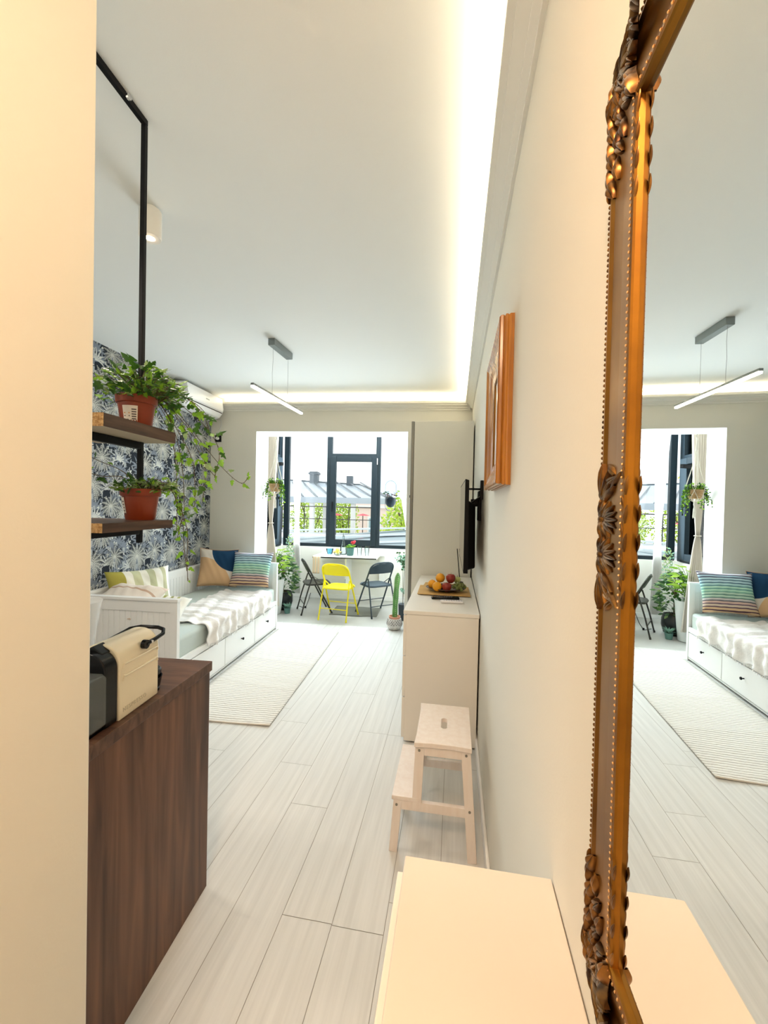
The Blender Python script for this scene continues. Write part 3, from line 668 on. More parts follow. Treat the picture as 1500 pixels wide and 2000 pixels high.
mt = obj('mattress', softbox(-W_+.034, -.02, .042, L_-.042, 0, .170, .04, 8, 8), SHEET, None, (BX1, BY0, .3258), bevel=.03)
mt.modifiers['bevel'].segments = 5
tag(mt, 'mattress under a sage green fitted sheet on the daybed', 'mattress')
MT = .496
# thrown blanket
BLK = mat('cream_throw', (.86, .83, .80), .95, bump=.6, bscale=45, spec=.1, sheen=.3)
def blank(u, v):
    # u: from the wall side over the front edge and down ; v: along the bed
    L1, L2 = .40, .20
    d = u*(L1+L2); y = 3.26+v*1.33 + .03*math.sin(u*5+v*3) + (u-.5)*.05
    wr_ = .006*math.sin(v*44+u*5)+.005*math.sin(v*71+u*9)+.004*math.sin(u*33+v*13)
    xe = BX1-.02
    skew = .16*(1-v)
    if d < L1: x = xe-(L1-d)*(1+.0*v)-.10*math.sin(v*2.2)*(1-u); z = MT+.012+wr_+.006*math.sin(u*20+v*8)
    else:
        q = d-L1; r = .03; a = min(q/r, PI/2); x = xe+r*math.sin(a)-.0; z = MT+.012-r*(1-math.cos(a))-max(0, q-r*PI/2)*1.0+0; x += .012+wr_*1.6+.012*math.sin(v*26)*min(1, q/.1); z += wr_*.3
        if q > L2-.02: z += .012*math.sin(v*37)
    return (x, y, z)
bl = obj('throw_blanket', M().grid(blank, 46, 150), BLK, None, solid=.007, ang=80)
tag(bl, 'crumpled cream throw blanket draped over the front edge of the daybed', 'blanket')
def fringe():
    b = M(); rg = random.Random(8)
    for i in range(90):
        v = (i+.5)/90; p = Vector(blank(1, v)); b.tube([p, p+Vector((.004*rg.uniform(-1, 1), .004*rg.uniform(-1, 1), -.022))], .0022, 4)
    return b
obj('fringe', fringe(), BLK, bl)

def pillow(name, label, cen, w, h, th, rot, mt_, piping=None, seed=0, sag=0):
    rg = random.Random(seed); ph = rg.uniform(0, 6)
    def f(side):
        def g(u, v):
            a, b_ = u*2-1, v*2-1
            e = (max(0, 1-abs(a)**3.2)**.6)*(max(0, 1-abs(b_)**3.2)**.6)
            x = a*w/2*(1-.09*(1-b_*b_)); z = b_*h/2*(1-.09*(1-a*a))
            y = side*(th/2*e*(1+.10*math.sin(a*5+ph)*math.sin(b_*4+ph)) + .0008)
            y += .004*math.sin(a*17+b_*9+ph)*e
            z -= sag*(1-b_)*0
            return (x, y, z)
        return g
    b = M(); b.grid(f(1), 22, 22); n = len(b.f); b.grid(f(-1), 22, 22)
    b.f = b.f[:n]+[q[::-1] for q in b.f[n:]]
    # close the rim
    o = obj(name, b, mt_, None, cen, rot=rot, ang=80)
    me = o.data; bm = bmesh.new(); bm.from_mesh(me); bmesh.ops.remove_doubles(bm, verts=bm.verts, dist=.0022); bmesh.ops.recalc_face_normals(bm, faces=bm.faces); bm.to_mesh(me); bm.free()
    tag(o, label, 'pillow', 'cushions on the daybed')
    if piping:
        pts = []
        for i in range(64):
            a = i/64*4; k = int(a); q = a-k
            u, v = [(q, 0), (1, q), (1-q, 1), (0, 1-q)][k]; p = f(0)(u, v); pts.append((p[0]*1.01, 0, p[2]*1.01))
        obj('piping', M().tube(pts, .0035, 6, closed=True), piping, o)
    return o
s_ = []
import colorsys
seq = [(.60, .42, .25), (.08, .04, .06), (.62, .50, .38), (.10, .06, .09), (.60, .42, .35), (.12, .08, .12), (.55, .52, .50), (.09, .10, .12), (.45, .62, .50), (.10, .22, .18), (.42, .68, .52), (.16, .36, .28), (.48, .74, .60), (.14, .34, .30), (.45, .70, .70), (.12, .28, .30), (.50, .70, .76), (.10, .20, .26), (.45, .62, .72), (.08, .10, .16), (.60, .60, .66), (.10, .08, .12), (.68, .62, .64), (.12, .10, .12), (.60, .52, .5)]
stp = []
for i in range(24):
    p = i/24; c = seq[i % len(seq)]; stp.append((p, c))
# narrow dark lines between wide coloured bands
st2 = []; bands = 15
for i in range(bands):
    k = int(i/bands*12)*2; light = seq[k]; dark = seq[k+1]
    st2.append((i/bands, dark)); st2.append(((i+.38)/bands, light))
STRP = stripes('striped_cushion_fabric', st2[:30], 2, (-.21, .225), wav=.008)
pillow('cushion', 'cushion with thin green, blue and brown stripes leaning on the far end of the daybed', (-2.055, 4.655, .745), .47, .42, .14, (R(-24), 0, R(3)), STRP, seed=1)
# tan cushion with a blue curve
def curve_fabric():
    m = bpy.data.materials.new('blue_curve_fabric'); m.use_nodes = True; n = m.node_tree; b = n.nodes['Principled BSDF']; b.inputs['Roughness'].default_value = .95; b.inputs['Specular IOR Level'].default_value = .15
    t = n.nodes.new('ShaderNodeTexCoord'); 
    def ramp(off, sc_, pos, c0, c1):
        mp_ = n.nodes.new('ShaderNodeMapping'); mp_.inputs['Location'].default_value = off; mp_.inputs['Scale'].default_value = sc_
        g = n.nodes.new('ShaderNodeVectorMath'); g.operation = 'LENGTH'; n.links.new(t.outputs['Object'], mp_.inputs['Vector']); n.links.new(mp_.outputs[0], g.inputs[0])
        r = n.nodes.new('ShaderNodeMath'); r.operation = 'LESS_THAN'; r.inputs[1].default_value = pos; n.links.new(g.outputs['Value'], r.inputs[0]); return r
    r1 = ramp((-.17, 0, -.20), (1, 0, 1), .25, 0, 0); r2 = ramp((.20, 0, .26), (1, 0, .9), .36, 0, 0)
    m1 = n.nodes.new('ShaderNodeMix'); m1.data_type = 'RGBA'; m1.inputs[6].default_value = (.66, .60, .52, 1); m1.inputs[7].default_value = (.62, .40, .22, 1); n.links.new(r2.outputs[0], m1.inputs[0])
    m2 = n.nodes.new('ShaderNodeMix'); m2.data_type = 'RGBA'; m2.inputs[7].default_value = (.012, .045, .10, 1); n.links.new(r1.outputs[0], m2.inputs[0]); n.links.new(m1.outputs[2], m2.inputs[6])
    n.links.new(m2.outputs[2], b.inputs['Base Color']); return m
pillow('cushion', 'sandy cushion with a dark blue curved patch in the far corner of the daybed', (-2.44, 4.62, .755), .42, .44, .14, (R(-17), R(4), R(28)), curve_fabric(), seed=2, piping=mat('peach_piping', (.55, .36, .22), .9))
OLV = stripes('olive_stripe_fabric', [(0, (.42, .38, .08)), (.24, (.80, .78, .68)), (.36, (.55, .56, .36)), (.50, (.80, .79, .70)), (.62, (.50, .52, .34)), (.74, (.80, .79, .70)), (.86, (.50, .50, .33)), (.94, (.8, .78, .7))], 0, (-.25, .25), wav=.015)
pillow('cushion', 'cushion with wide olive and cream stripes against the back panel near the bed head', (-2.50, 3.40, .705), .54, .44, .15, (R(-16), 0, R(62)), OLV, seed=3)
PCH = stripes('peach_weave_fabric', [(0, (.70, .56, .46)), (.3, (.78, .70, .62)), (.34, (.55, .38, .28)), (.38, (.78, .71, .64)), (.62, (.78, .71, .64)), (.66, (.55, .38, .28)), (.70, (.78, .70, .62)), (.9, (.72, .58, .48))], 2, (-.22, .22), wav=.015)
pillow('cushion', 'pale peach cushion lying flat behind the near end panel of the daybed', (-2.42, 3.09, .71), .52, .42, .17, (R(-68), R(0), R(-8)), PCH, seed=4)
pillow('cushion', 'cream cushion with small olive chevrons in front of the olive striped one', (-2.20, 3.22, .62), .40, .34, .13, (R(-60), R(8), R(15)), stripes('chevron_fabric', [(0, (.78, .76, .68)), (.55, (.40, .40, .14)), (.62, (.78, .76, .68)), (.70, (.30, .30, .12)), (.76, (.78, .76, .68)), (.84, (.42, .42, .18)), (.9, (.78, .76, .68))], 0, (-.2, .2), wav=.07), seed=5)

# rug
def rug_mat():
    m = bpy.data.materials.new('ribbed_cream_rug'); m.use_nodes = True; n = m.node_tree; b = n.nodes['Principled BSDF']; b.inputs['Roughness'].default_value = .95; b.inputs['Specular IOR Level'].default_value = .1
    t = n.nodes.new('ShaderNodeTexCoord'); mp_ = n.nodes.new('ShaderNodeMapping'); n.links.new(t.outputs['Object'], mp_.inputs['Vector'])
    w = n.nodes.new('ShaderNodeTexWave'); w.wave_type = 'BANDS'; w.bands_direction = 'Y'; w.inputs['Scale'].default_value = 11; w.inputs['Distortion'].default_value = 1.6; w.inputs['Detail'].default_value = 3; w.inputs['Detail Scale'].default_value = 2.5
    n.links.new(mp_.outputs[0], w.inputs['Vector'])
    r = n.nodes.new('ShaderNodeValToRGB'); r.color_ramp.elements[0].position = .02; r.color_ramp.elements[1].position = .22; r.color_ramp.elements[0].color = (.40, .375, .32, 1); r.color_ramp.elements[1].color = (.72, .695, .64, 1)
    n.links.new(w.outputs['Fac'], r.inputs['Fac']); n.links.new(r.outputs['Color'], b.inputs['Base Color'])
    q = n.nodes.new('ShaderNodeBump'); q.inputs['Strength'].default_value = .5; q.inputs['Distance'].default_value = .004; n.links.new(w.outputs['Fac'], q.inputs['Height']); n.links.new(q.outputs['Normal'], b.inputs['Normal']); return m
def rugf(u, v):
    x = -1.80+u*(.745+.0*v); y = 2.735+v*2.13 + (.0 if v < .8 else .10*(1-u)*0)
    if v > .0: x += 0
    z = .004+.0035*max(0, math.sin(v*25+u*1.4))**6+.002*math.sin(u*7+v*5)
    return (x, y, abs(z)+.001)
g = M().grid(rugf, 20, 120, 0)
o = obj('rug', g, [rug_mat()], None, (0, 0, .001), solid=.004, ang=80); tag(o, 'long cream ribbed rug on the floor in front of the daybed', 'rug')
hem = M().grid(lambda u, v: (rugf(u, 0)[0], 2.722+v*.02, rugf(u, 0)[2]), 20, 1)
obj('hem', hem, mat('rug_hem', (.70, .64, .55), .9), o, solid=.006)

# ================================================================== RIGHT SIDE
# ---- commode
t = thing('chest_of_drawers', 'cream chest of drawers against the right wall carrying the fruit plate', 'chest of drawers', RW(-.303, 2.661), rotz=-DL)
obj('body', M().box(.014, .468, .004, 1.40, .012, .826), CREAM, t, bevel=.0015)
obj('top', M().box(-.004, .472, 0, 1.404, .8275, .852), CREAM, t, bevel=.002)
for i in range(2):
    for k in range(3):
        y0_ = .006+i*.70; z0_ = .03+k*.265
        obj('drawer', M().box(-.004, .0135, y0_+.003, y0_+.692, z0_, z0_+.258), CREAM, t, bevel=.0015)
# ---- wardrobe
t = thing('wardrobe', 'tall cream wardrobe with sliding mirror doors in the far right corner', 'wardrobe', RW(-.435, 4.10), rotz=-DL)
obj('body', M().box(.03, .598, 0, .80, 0, 2.345), mat('wardrobe_cream', (.74, .725, .64), .5, spec=.3), t, bevel=.0015)
fr = M().box(0, .028, -.004, .016, .02, 2.345).box(0, .028, .78, .80, .02, 2.345).box(0, .028, .016, .78, 2.32, 2.345).box(0, .028, .016, .78, .02, .05)
d1 = obj('sliding_door', fr, mat('bronze_door_profile', (.20, .20, .18), .35, .7), t, bevel=.003)
obj('mirror_panel', M().box(.004, .010, .016, .78, .05, 2.32), SILV, d1, smooth=False)
obj('handle_clip', M().box(-.006, 0, .0, .012, 1.60, 1.625), BLACKM, d1)

# ---- television
t = thing('television', 'black flat television on a wall bracket above the chest of drawers', 'television', RW(.058, 2.50, 1.13), rotz=-DL)
tv = M(); tv.prism([(0, 0), (.030, 0), (.030, .95), (-.015, .95)], 'z', 0, .555)
obj('screen_bezel', M().add([(0, 0, .0), (.026, 0, 0), (.012, .96, 0), (-.014, .96, 0), (0, 0, .555), (.022, 0, .548), (.008, .96, .548), (-.014, .96, .555)], [(3,2,1,0),(4,5,6,7),(0,1,5,4),(1,2,6,5),(2,3,7,6),(3,0,4,7)]), mat('tv_black', (.003, .003, .0035), .5, spec=.15), t, bevel=.002)
obj('screen', M().add([(-.0008, .012, .015), (-.0146, .948, .015), (-.0146, .948, .545), (-.0008, .012, .545)], [(0, 1, 2, 3)]), mat('tv_screen', (.01, .01, .012), .06, spec=.8), t, smooth=False)
obj('rear_housing', M().add([(.024, .06, .01), (.072, .10, .02), (.060, .84, .02), (.012, .90, .01), (.024, .06, .43), (.066, .10, .40), (.054, .84, .40), (.012, .90, .43)], [(3,2,1,0),(4,5,6,7),(0,1,5,4),(1,2,6,5),(2,3,7,6),(3,0,4,7)]), bpy.data.materials['tv_black'], t, bevel=.008)
obj('wall_plate', M().box(.098, .117, .36, .54, .30, .50), BLACKM, t, bevel=.002)
obj('wall_plate', M().box(.098, .116, .20, .25, .44, .56), BLACKM, t, bevel=.002)
obj('bracket_arm', M().bar((.05, .45, .42), (.108, .45, .42), .03, .05), BLACKM, t, bevel=.002)
obj('bracket_arm', M().bar((.02, .10, .50), (.10, .22, .505), .008, .012), BLACKM, t, bevel=.002)
obj('bracket_arm', M().bar((.02, .16, .40), (.105, .24, .46), .012, .01), BLACKM, t, bevel=.002)
t = thing('antenna', 'thin black indoor antenna standing on the chest of drawers behind the television', 'antenna', RW(.06, 3.75, .852), rotz=-DL)
obj('base', M().lathe([(.03, 0), (.03, .008), (.008, .014)], 16), BLACKM, t)
obj('rod', M().tube([(0, 0, .01), (-.03, 0, .30)], .004, 6), BLACKM, t)

# ---- picture frame on the right wall
def frame_run(b, prof, u0, u1, z0, z1, m=0):
    """mitred picture frame: prof = [(inset from outer edge, distance from wall)], wall at w=.175, in (w,v,z)"""
    for (i0, d0), (i1, d1) in zip(prof, prof[1:]+prof[:1]):
        def ring(i, d): return [(.175-d, u0+i, z0+i), (.175-d, u1-i, z0+i), (.175-d, u1-i, z1-i), (.175-d, u0+i, z1-i)]
        A, B_ = ring(i0, d0), ring(i1, d1)
        b.add(A+B_, [(k, (k+1) % 4, 4+(k+1) % 4, 4+k) for k in range(4)], m)
    return b
t = thing('picture', 'small framed picture in an orange-brown moulded wooden frame on the right wall', 'picture', (0, 0, 0), rotz=-DL)
prof = [(0, .0005), (0, .013), (.003, .017), (.001, .021), (.001, .027), (.006, .030), (.003, .035), (.004, .043), (.008, .047), (.018, .048), (.030, .040), (.050, .034), (.070, .026), (.085, .022), (.095, .020), (.095, .0005)]
b = frame_run(M(), prof, 1.40, 1.955, 1.595, 2.145)
f_ = obj('frame', b, ORANW, t, ang=25)
obj('inner_slip', frame_run(M(), [(.0955, .001), (.0955, .018), (.10, .019), (.104, .016), (.104, .001)], 1.40, 1.955, 1.595, 2.145), GOLD, t)
obj('mat_board', frame_run(M(), [(.1045, .001), (.1045, .013), (.15, .0125), (.15, .001)], 1.40, 1.955, 1.595, 2.145), mat('mat_white', (.82, .81, .78), .8), t)
obj('print', M().add([(.175-.011, 1.545, 1.740), (.175-.011, 1.81, 1.740), (.175-.011, 1.81, 2.0), (.175-.011, 1.545, 2.0)], [(0, 1, 2, 3)]), mat('print_paper', (.45, .42, .42), .8, noise=(.75, .73, .70), nscale=9), t, smooth=False)

# ---- ornate mirror
t = thing('wall_mirror', 'large mirror in an ornate carved gold frame on the right wall', 'mirror', (0, 0, 0), rotz=-DL)
MV0, MV1, MZ0, MZ1 = -.20, .525, .985, 2.008
# inset, distance from the wall
mp_ = [(0, .001), (0, .005), (.004, .008), (.014, .0105), (.020, .008), (.032, .0085), (.05, .0095), (.08, .014), (.104, .0215), (.116, .027), (.120, .0285), (.125, .0298), (.128, .0292), (.1295, .0275), (.131, .0235), (.131, .001)]
obj('frame', frame_run(M(), mp_, MV0, MV1, MZ0, MZ1), GOLD, t, ang=30)
IN = .1300
gl = M().add([(.175-.0232, MV0+IN, MZ0+IN), (.175-.0232, MV1-IN, MZ0+IN), (.175-.0232, MV1-IN, MZ1-IN), (.175-.0232, MV0+IN, MZ1-IN)], [(0, 1, 2, 3)])
obj('mirror_glass', gl, SILV, t, smooth=False)
def beads(inset, dist, r, step):
    b = M(); z = MZ0+inset
    while z < MZ1-inset:
        b.ball((.175-dist, MV1-inset, z), r, 7); b.ball((.175-dist, MV0+inset, z), r, 5); z += step
    v = MV0+inset
    while v < MV1-inset:
        b.ball((.175-dist, v, MZ0+inset), r, 6); b.ball((.175-dist, v, MZ1-inset), r, 6); v += step
    return b
BBG = mat('bright_bead_gold', (.72, .42, .18), .25, .8)
for nm, a_ in (('outer_bead_row', (.001, .0070, .0021, .0060)), ('inner_bead_row', (.1235, .0298, .00135, .0058))):
    o = obj(nm, beads(*a_), GOLDD if nm[0] == 'o' else BBG, t); o['kind'] = 'stuff'
def surf(v):
    for (a, da), (c, dc) in zip(mp_, mp_[1:]):
        if a <= v <= c and c > a: return da+(dc-da)*(v-a)/(c-a)
    return .03
def petal(b, c, ang, L, W, Hh, curl=.25, su=1.0, side=1):
    """carved leaf lying on the frame; c = (inset, z); ang 0 = towards the glass, 90 = up"""
    du, dz = math.cos(ang), math.sin(ang); n, k = 9, 8; vs = []
    for i in range(n+1):
        s = i/n; w = W*math.sin(PI*min(.985, s*.82+.15))**.8; hh = Hh*(math.sin(PI*min(1, s*.85+.12))+curl*s)
        for j in range(k+1):
            q = j/k*2-1; lift = hh*(max(0, 1-q*q))**.5
            lift *= (1-.45*math.exp(-(q*4)**2))
            ins = c[0]+(du*s*L-dz*q*w)*su; z = c[1]+dz*s*L+du*q*w
            vs.append((.175-surf(min(max(ins, 0), .128))-lift+.0012, MV1-ins if side > 0 else MV0+ins, z))
    fs = [(i*(k+1)+j, i*(k+1)+j+1, (i+1)*(k+1)+j+1, (i+1)*(k+1)+j) for i in range(n) for j in range(k)]
    b.add(vs, fs)
def shell(b, c, a0, a1, n, L, W, Hh, su, side):
    for i in range(n): petal(b, c, a0+(a1-a0)*i/(n-1), L*(1-.2*abs(i/(n-1)-.5)), W, Hh, .6, su, side)
    petal(b, (c[0]-.004, c[1]-.006), PI/2, .012, .006, Hh*1.15, 0, su, side)
def mid_carving(side):
    b = M(); zc = 1.490
    for s in (1, -1):
        c = (.012, zc+s*.020)
        shell(b, c, -1.45, 1.45, 9, .024, .0042, .0052, 2.3, side)
        for a, L in ((1.5, .042), (1.15, .040), (.85, .036), (.55, .030)):
            petal(b, (.012, zc+s*.040), s*a, L, .0042, .0055, .8, 1.7, side)
        for k in range(5): petal(b, (.002, zc+s*(.008+.011*k)), s*(PI/2-.15), .014, .0040, .0045, .4, 1.2, side)
        petal(b, (.020, zc+s*.058), s*.3, .022, .005, .006, .6, 2.0, side); petal(b, (.050, zc+s*.066), s*(PI-.9), .018, .004, .005, .6, 1.6, side)
        petal(b, (.030, zc+s*.052), s*.55, .030, .0038, .005, .6, 1.8, side)
    return b
def lip_carving(side, zc, n, step):
    b = M()
    for k in range(n): petal(b, (.1275, zc-(n-1)*step/2+k*step), PI/2+(.35 if k % 2 else -.35), step*1.4, .0028, .0022, .2, .9, side)
    return b
for sd in (1, -1):
    obj('side_carving', mid_carving(sd), GOLDD, t, ang=60); obj('lip_carving', lip_carving(sd, 1.490, 10, .0125), GOLDD, t, ang=60)
def corner(zs, s, side):
    b = M(); rg = random.Random(4 if s > 0 else 9)
    def q(i, d): return (i, zs-s*d)
    for k in range(8):                                   # down the upright
        d = .010+k*.0150; wd = .056-.0058*k
        petal(b, q(.001, d), -s*(PI/2-.25), .026, .0050, .0058, .6, 1.0, side)
        for j in range(1+int(wd/.016)):
            petal(b, q(.008+j*.017, d+.003*j), -s*(PI/2-(.35+.25*j)*(1 if k % 2 else .4)), .031, .0058, .0068, .7, 1.3, side)
    for k in range(15):                                  # along the level member
        i = .012+k*.017; wd = .050-.003*k
        petal(b, (i, zs-s*.003), s*.15, .022, .0050, .006, .5, 1.1, side)
        for j in range(1+int(wd/.014)):
            petal(b, q(i, .010+j*.013), -s*(.35+.3*j)*(1 if k % 2 else .3), .022, .0045, .0075, .6, 1.3, side)
    shell(b, q(.030, .026), -s*PI/4-1.3, -s*PI/4+1.3, 9, .034, .0055, .009, 1.7, side)
    for k in range(4): petal(b, q(.058+.018*k, .045+.018*k), -s*PI/4+rg.uniform(-.6, .6), .030, .006, .009, .6, 1.3, side)
    return b
for sd in (1, -1):
    obj('corner_carving', corner(MZ1, 1, sd), GOLDD, t, ang=60); obj('corner_carving', corner(MZ0, -1, sd), GOLDD, t, ang=60)
    obj('lip_carving', lip_carving(sd, MZ1-.175, 8, .012), GOLDD, t, ang=60); obj('lip_carving', lip_carving(sd, MZ0+.175, 8, .013), GOLDD, t, ang=60)
# ---- narrow console by the mirror
t = thing('console_cabinet', 'narrow cream cabinet standing below the gold mirror in the foreground', 'cabinet', RW(-.071, -.25), rotz=-DL)
obj('body', M().box(.003, .158, .002, .975, .0, .885), CREAM, t, bevel=.0015)
obj('top', M().box(0, .2445, 0, .978, .8862, .905), mat('cream_top', (.67, .62, .54), .45), t, bevel=.002)
obj('side_body', M().box(.158, .244, .002, .975, .08, .885), CREAM, t)
for k in range(2): obj('flap_door', M().box(-.012, .0025, .006, .972, .03+k*.43, .45+k*.43), CREAM, t, bevel=.0015)

# ---- step stool
STW = mat('white_stained_wood', (.84, .77, .71), .5, noise=(.80, .71, .64), nscale=3, stretch=(14, 14, 2), spec=.4)
t = thing('step_stool', 'white stained wooden step stool in front of the chest of drawers', 'step stool', RW(-.02, 1.80), rotz=-DL)
def slotted():
    bm = bmesh.new(); 
    x0, x1, y0, y1 = -.128, .116, -.006, .368
    N = 24; cx, cy, hw, hl = -.004, .185, .014, .048
    inner = []
    for i in range(N):
        a = 2*PI*i/N; x = hw*math.cos(a); y = hw*math.sin(a)+(hl-hw)*(1 if math.sin(a) >= 0 else -1); inner.append((cx+x, cy+y))
    outer = []
    for i in range(N):
        a = 2*PI*i/N; c, s = math.cos(a), math.sin(a); k = min((x1-cx)/abs(c) if abs(c) > 1e-6 else 9, (y1-cy)/abs(s) if abs(s) > 1e-6 else 9)
        X = cx+c*k; Y = cy+s*k; outer.append((min(max(X, x0), x1), min(max(Y, y0), y1)))
    # snap corners
    for q in ((x0, y0), (x1, y0), (x1, y1), (x0, y1)):
        j = min(range(N), key=lambda i: (outer[i][0]-q[0])**2+(outer[i][1]-q[1])**2); outer[j] = q
    b = M(); zt_, zb_ = .5, .480
    vs = [(*p, zt_) for p in inner]+[(*p, zt_) for p in outer]+[(*p, zb_) for p in inner]+[(*p, zb_) for p in outer]
    fs = []
    for i in range(N):
        j = (i+1) % N; fs += [(i, j, N+j, N+i)[::-1], (2*N+i, 2*N+j, 3*N+j, 3*N+i), (N+i, N+j, 3*N+j, 3*N+i)[::-1], (i, j, 2*N+j, 2*N+i)]
    b.add(vs, fs); return b
obj('top_step', slotted(), STW, t, bevel=.0015, ang=30)
obj('lower_step', M().box(-.222, -.102, .006, .41, .232, .250), STW, t, bevel=.0015)
for y in (.018, .34):
    obj('leg', M().bar((.092, y, .48), (.130, y, 0), .040, .022, up=(0, 1, 0)), STW, t, bevel=.0015)
    obj('leg', M().bar((-.104, y, .48), (-.114, y, .20), .040, .022, up=(0, 1, 0)), STW, t, bevel=.0015)
    obj('leg', M().bar((-.196, y, .232), (-.212, y, 0), .036, .022, up=(0, 1, 0)), STW, t, bevel=.0015)
    obj('side_rail', M().box(-.18, .105, y-.010, y+.010, .192, .232), STW, t, bevel=.0015)
    obj('upper_rail', M().box(-.085, .085, y-.010, y+.010, .440, .479), STW, t, bevel=.0015)
DST = mat('dull_steel', (.28, .26, .22), .4, .8)
for (x, z) in ((-.106, .462), (.094, .462), (-.200, .212), (.114, .222)): obj('screw', M().tube([(x, .004, z), (x, .009, z)], .0055, 10), DST, t)

# ---- things on the commode
BAM = wood('bamboo_slats', (.42, .23, .06), (.66, .42, .14), (3, 40, 3), rough=.5)
ct = .8528
def mat_slats(name, w0, w1, v0, v1, z, label, rz=0):
    b = M(); n = 14; s_ = (v1-v0)/n
    for i in range(n): b.box(w0, w1, v0+i*s_+.001, v0+(i+1)*s_-.0006, 0, .005)
    c = RW((w0+w1)/2, (v0+v1)/2, z); b.v = [(x-(w0+w1)/2, y-(v0+v1)/2, q) for x, y, q in b.v]
    o = obj(name, b, BAM, None, c, rotz=-DL+rz, bevel=.0008); tag(o, label, 'placemat', 'bamboo placemats under the fruit plate'); return o
mat_slats('placemat', -.245, .100, 3.32, 3.66, ct, 'lower bamboo placemat, its back corner sticking out behind the plate', R(-3))
mat_slats('placemat', -.265, .128, 3.145, 3.50, ct+.0062, 'upper bamboo placemat lying under the dark fruit plate', R(1))
PL = RW(-.055, 3.30, ct+.012)
o = obj('fruit_plate', M().lathe([(.001, .002), (.07, 0), (.075, .004), (.148, .022), (.155, .026), (.152, .029), (.075, .009), (.001, .006)], 48, sy=.8), mat('dark_plate', (.05, .022, .014), .25), None, PL, rotz=-DL); tag(o, 'dark brown oval plate heaped with fruit', 'plate')
ORG = mat('orange_peel', (.80, .36, .012), .45, bump=.3, bscale=220); APR = mat('red_apple', (.24, .018, .012), .25, noise=(.40, .06, .03), nscale=14, stretch=(1, 1, .2)); GRP = mat('green_grape', (.22, .26, .07), .25, transl=.25); GAP = mat('green_apple', (.42, .44, .14), .3)
def fruit(name, label, cat, w, v, z, r, mt_, stem=True, group=None, kind='orange'):
    p = RW(w, v, PL.z+z)
    t = thing(name, label, cat, p, group=group)
    if kind == 'apple': prof = [(.001, r*.12), (r*.3, .02*r), (r*.75, r*.35), (r, r*1.05), (r*.86, r*1.65), (r*.45, r*1.9), (.001, r*1.68)]
    else: prof = [(max(.0005, r*math.sin(PI*i/14)), r-r*math.cos(PI*i/14)) for i in range(15)]
    pp = []
    for i in range(len(prof)-1):
        for q in range(3): pp.append(tuple(prof[i][k]+(prof[i+1][k]-prof[i][k])*q/3 for k in (0, 1)))
    obj('fruit_body', M().lathe(prof, 26), mt_, t, subsurf=1 if kind == 'apple' else 0, ang=80)
    if stem: obj('fruit_stem', M().tube([(0, 0, r*1.7), (.003, 0, r*2.15)], .0012, 5) if kind == 'apple' else M().lathe([(.0035, 2*r-.001), (.002, 2*r+.001)], 6), STEM, t)
fruit('orange', 'orange at the front left of the fruit plate', 'orange', -.118, 3.215, .010, .036, ORG, group=None)
fruit('orange', 'orange resting highest on the left of the fruit heap', 'orange', -.098, 3.30, .062, .036, ORG)
fruit('orange', 'orange at the far left rim of the fruit plate', 'orange', -.160, 3.305, .014, .033, ORG)
fruit('apple', 'dark red apple on top of the fruit heap', 'apple', -.018, 3.285, .062, .039, APR, kind='apple')
fruit('apple', 'dark red apple at the front middle of the fruit plate', 'apple', -.046, 3.215, .008, .038, APR, kind='apple')
fruit('apple', 'small green apple at the back right of the fruit plate', 'apple', .032, 3.34, .052, .030, GAP, kind='apple')
t = thing('grape_bunch', 'bunch of green grapes hanging over the right rim of the fruit plate', 'grapes', RW(.035, 3.26, PL.z+.014))
rg = random.Random(6); gb = M()
for i in range(34):
    a = rg.uniform(0, 2*PI); q = rg.random(); gb.ball((.048*math.cos(a)*q**.5+.012, .045*math.sin(a)*q**.5, .014+rg.uniform(0, .045)*(1-q*.5)), .0115, 10, sc=(1, 1, 1.15))
obj('grapes', gb, [GRP], t)
obj('grape_stalk', M().tube([(.0, 0, .06), (-.015, -.045, .045), (-.03, -.06, .03)], .002, 5), GREEN3, t)
DKP = mat('dark_plum', (.03, .008, .02), .3)
fruit('plum', 'dark plum between the orange and the apples at the plate front', 'plum', -.082, 3.275, .012, .024, DKP)
def remote(name, label, w, v, rz, body, keys, L=.17):
    t = thing(name, label, 'remote control', RW(w, v, ct), rotz=rz, group='remotes on the chest of drawers')
    obj('case', M().box(-L/2, L/2, -.022, .022, .0, .017), body, t, bevel=.006)
    k = M()
    for i in range(8):
        for j in range(3): k.box(-L/2+.02+i*.017, -L/2+.030+i*.017, -.015+j*.012, -.008+j*.012, .016, .0185)
    obj('keypad', k, keys, t)
KEY = mat('grey_keys', (.10, .10, .10), .5)
remote('remote_control', 'black remote control lying in front of the bamboo placemat', -.052, 3.055, -DL+R(8), BLKP, KEY, .20)
remote('remote_control', 'white-topped remote control lying nearest the front edge', -.005, 2.945, -DL+R(4), mat('remote_white', (.75, .75, .76), .35), mat('pale_keys', (.5, .5, .52), .5), .155)
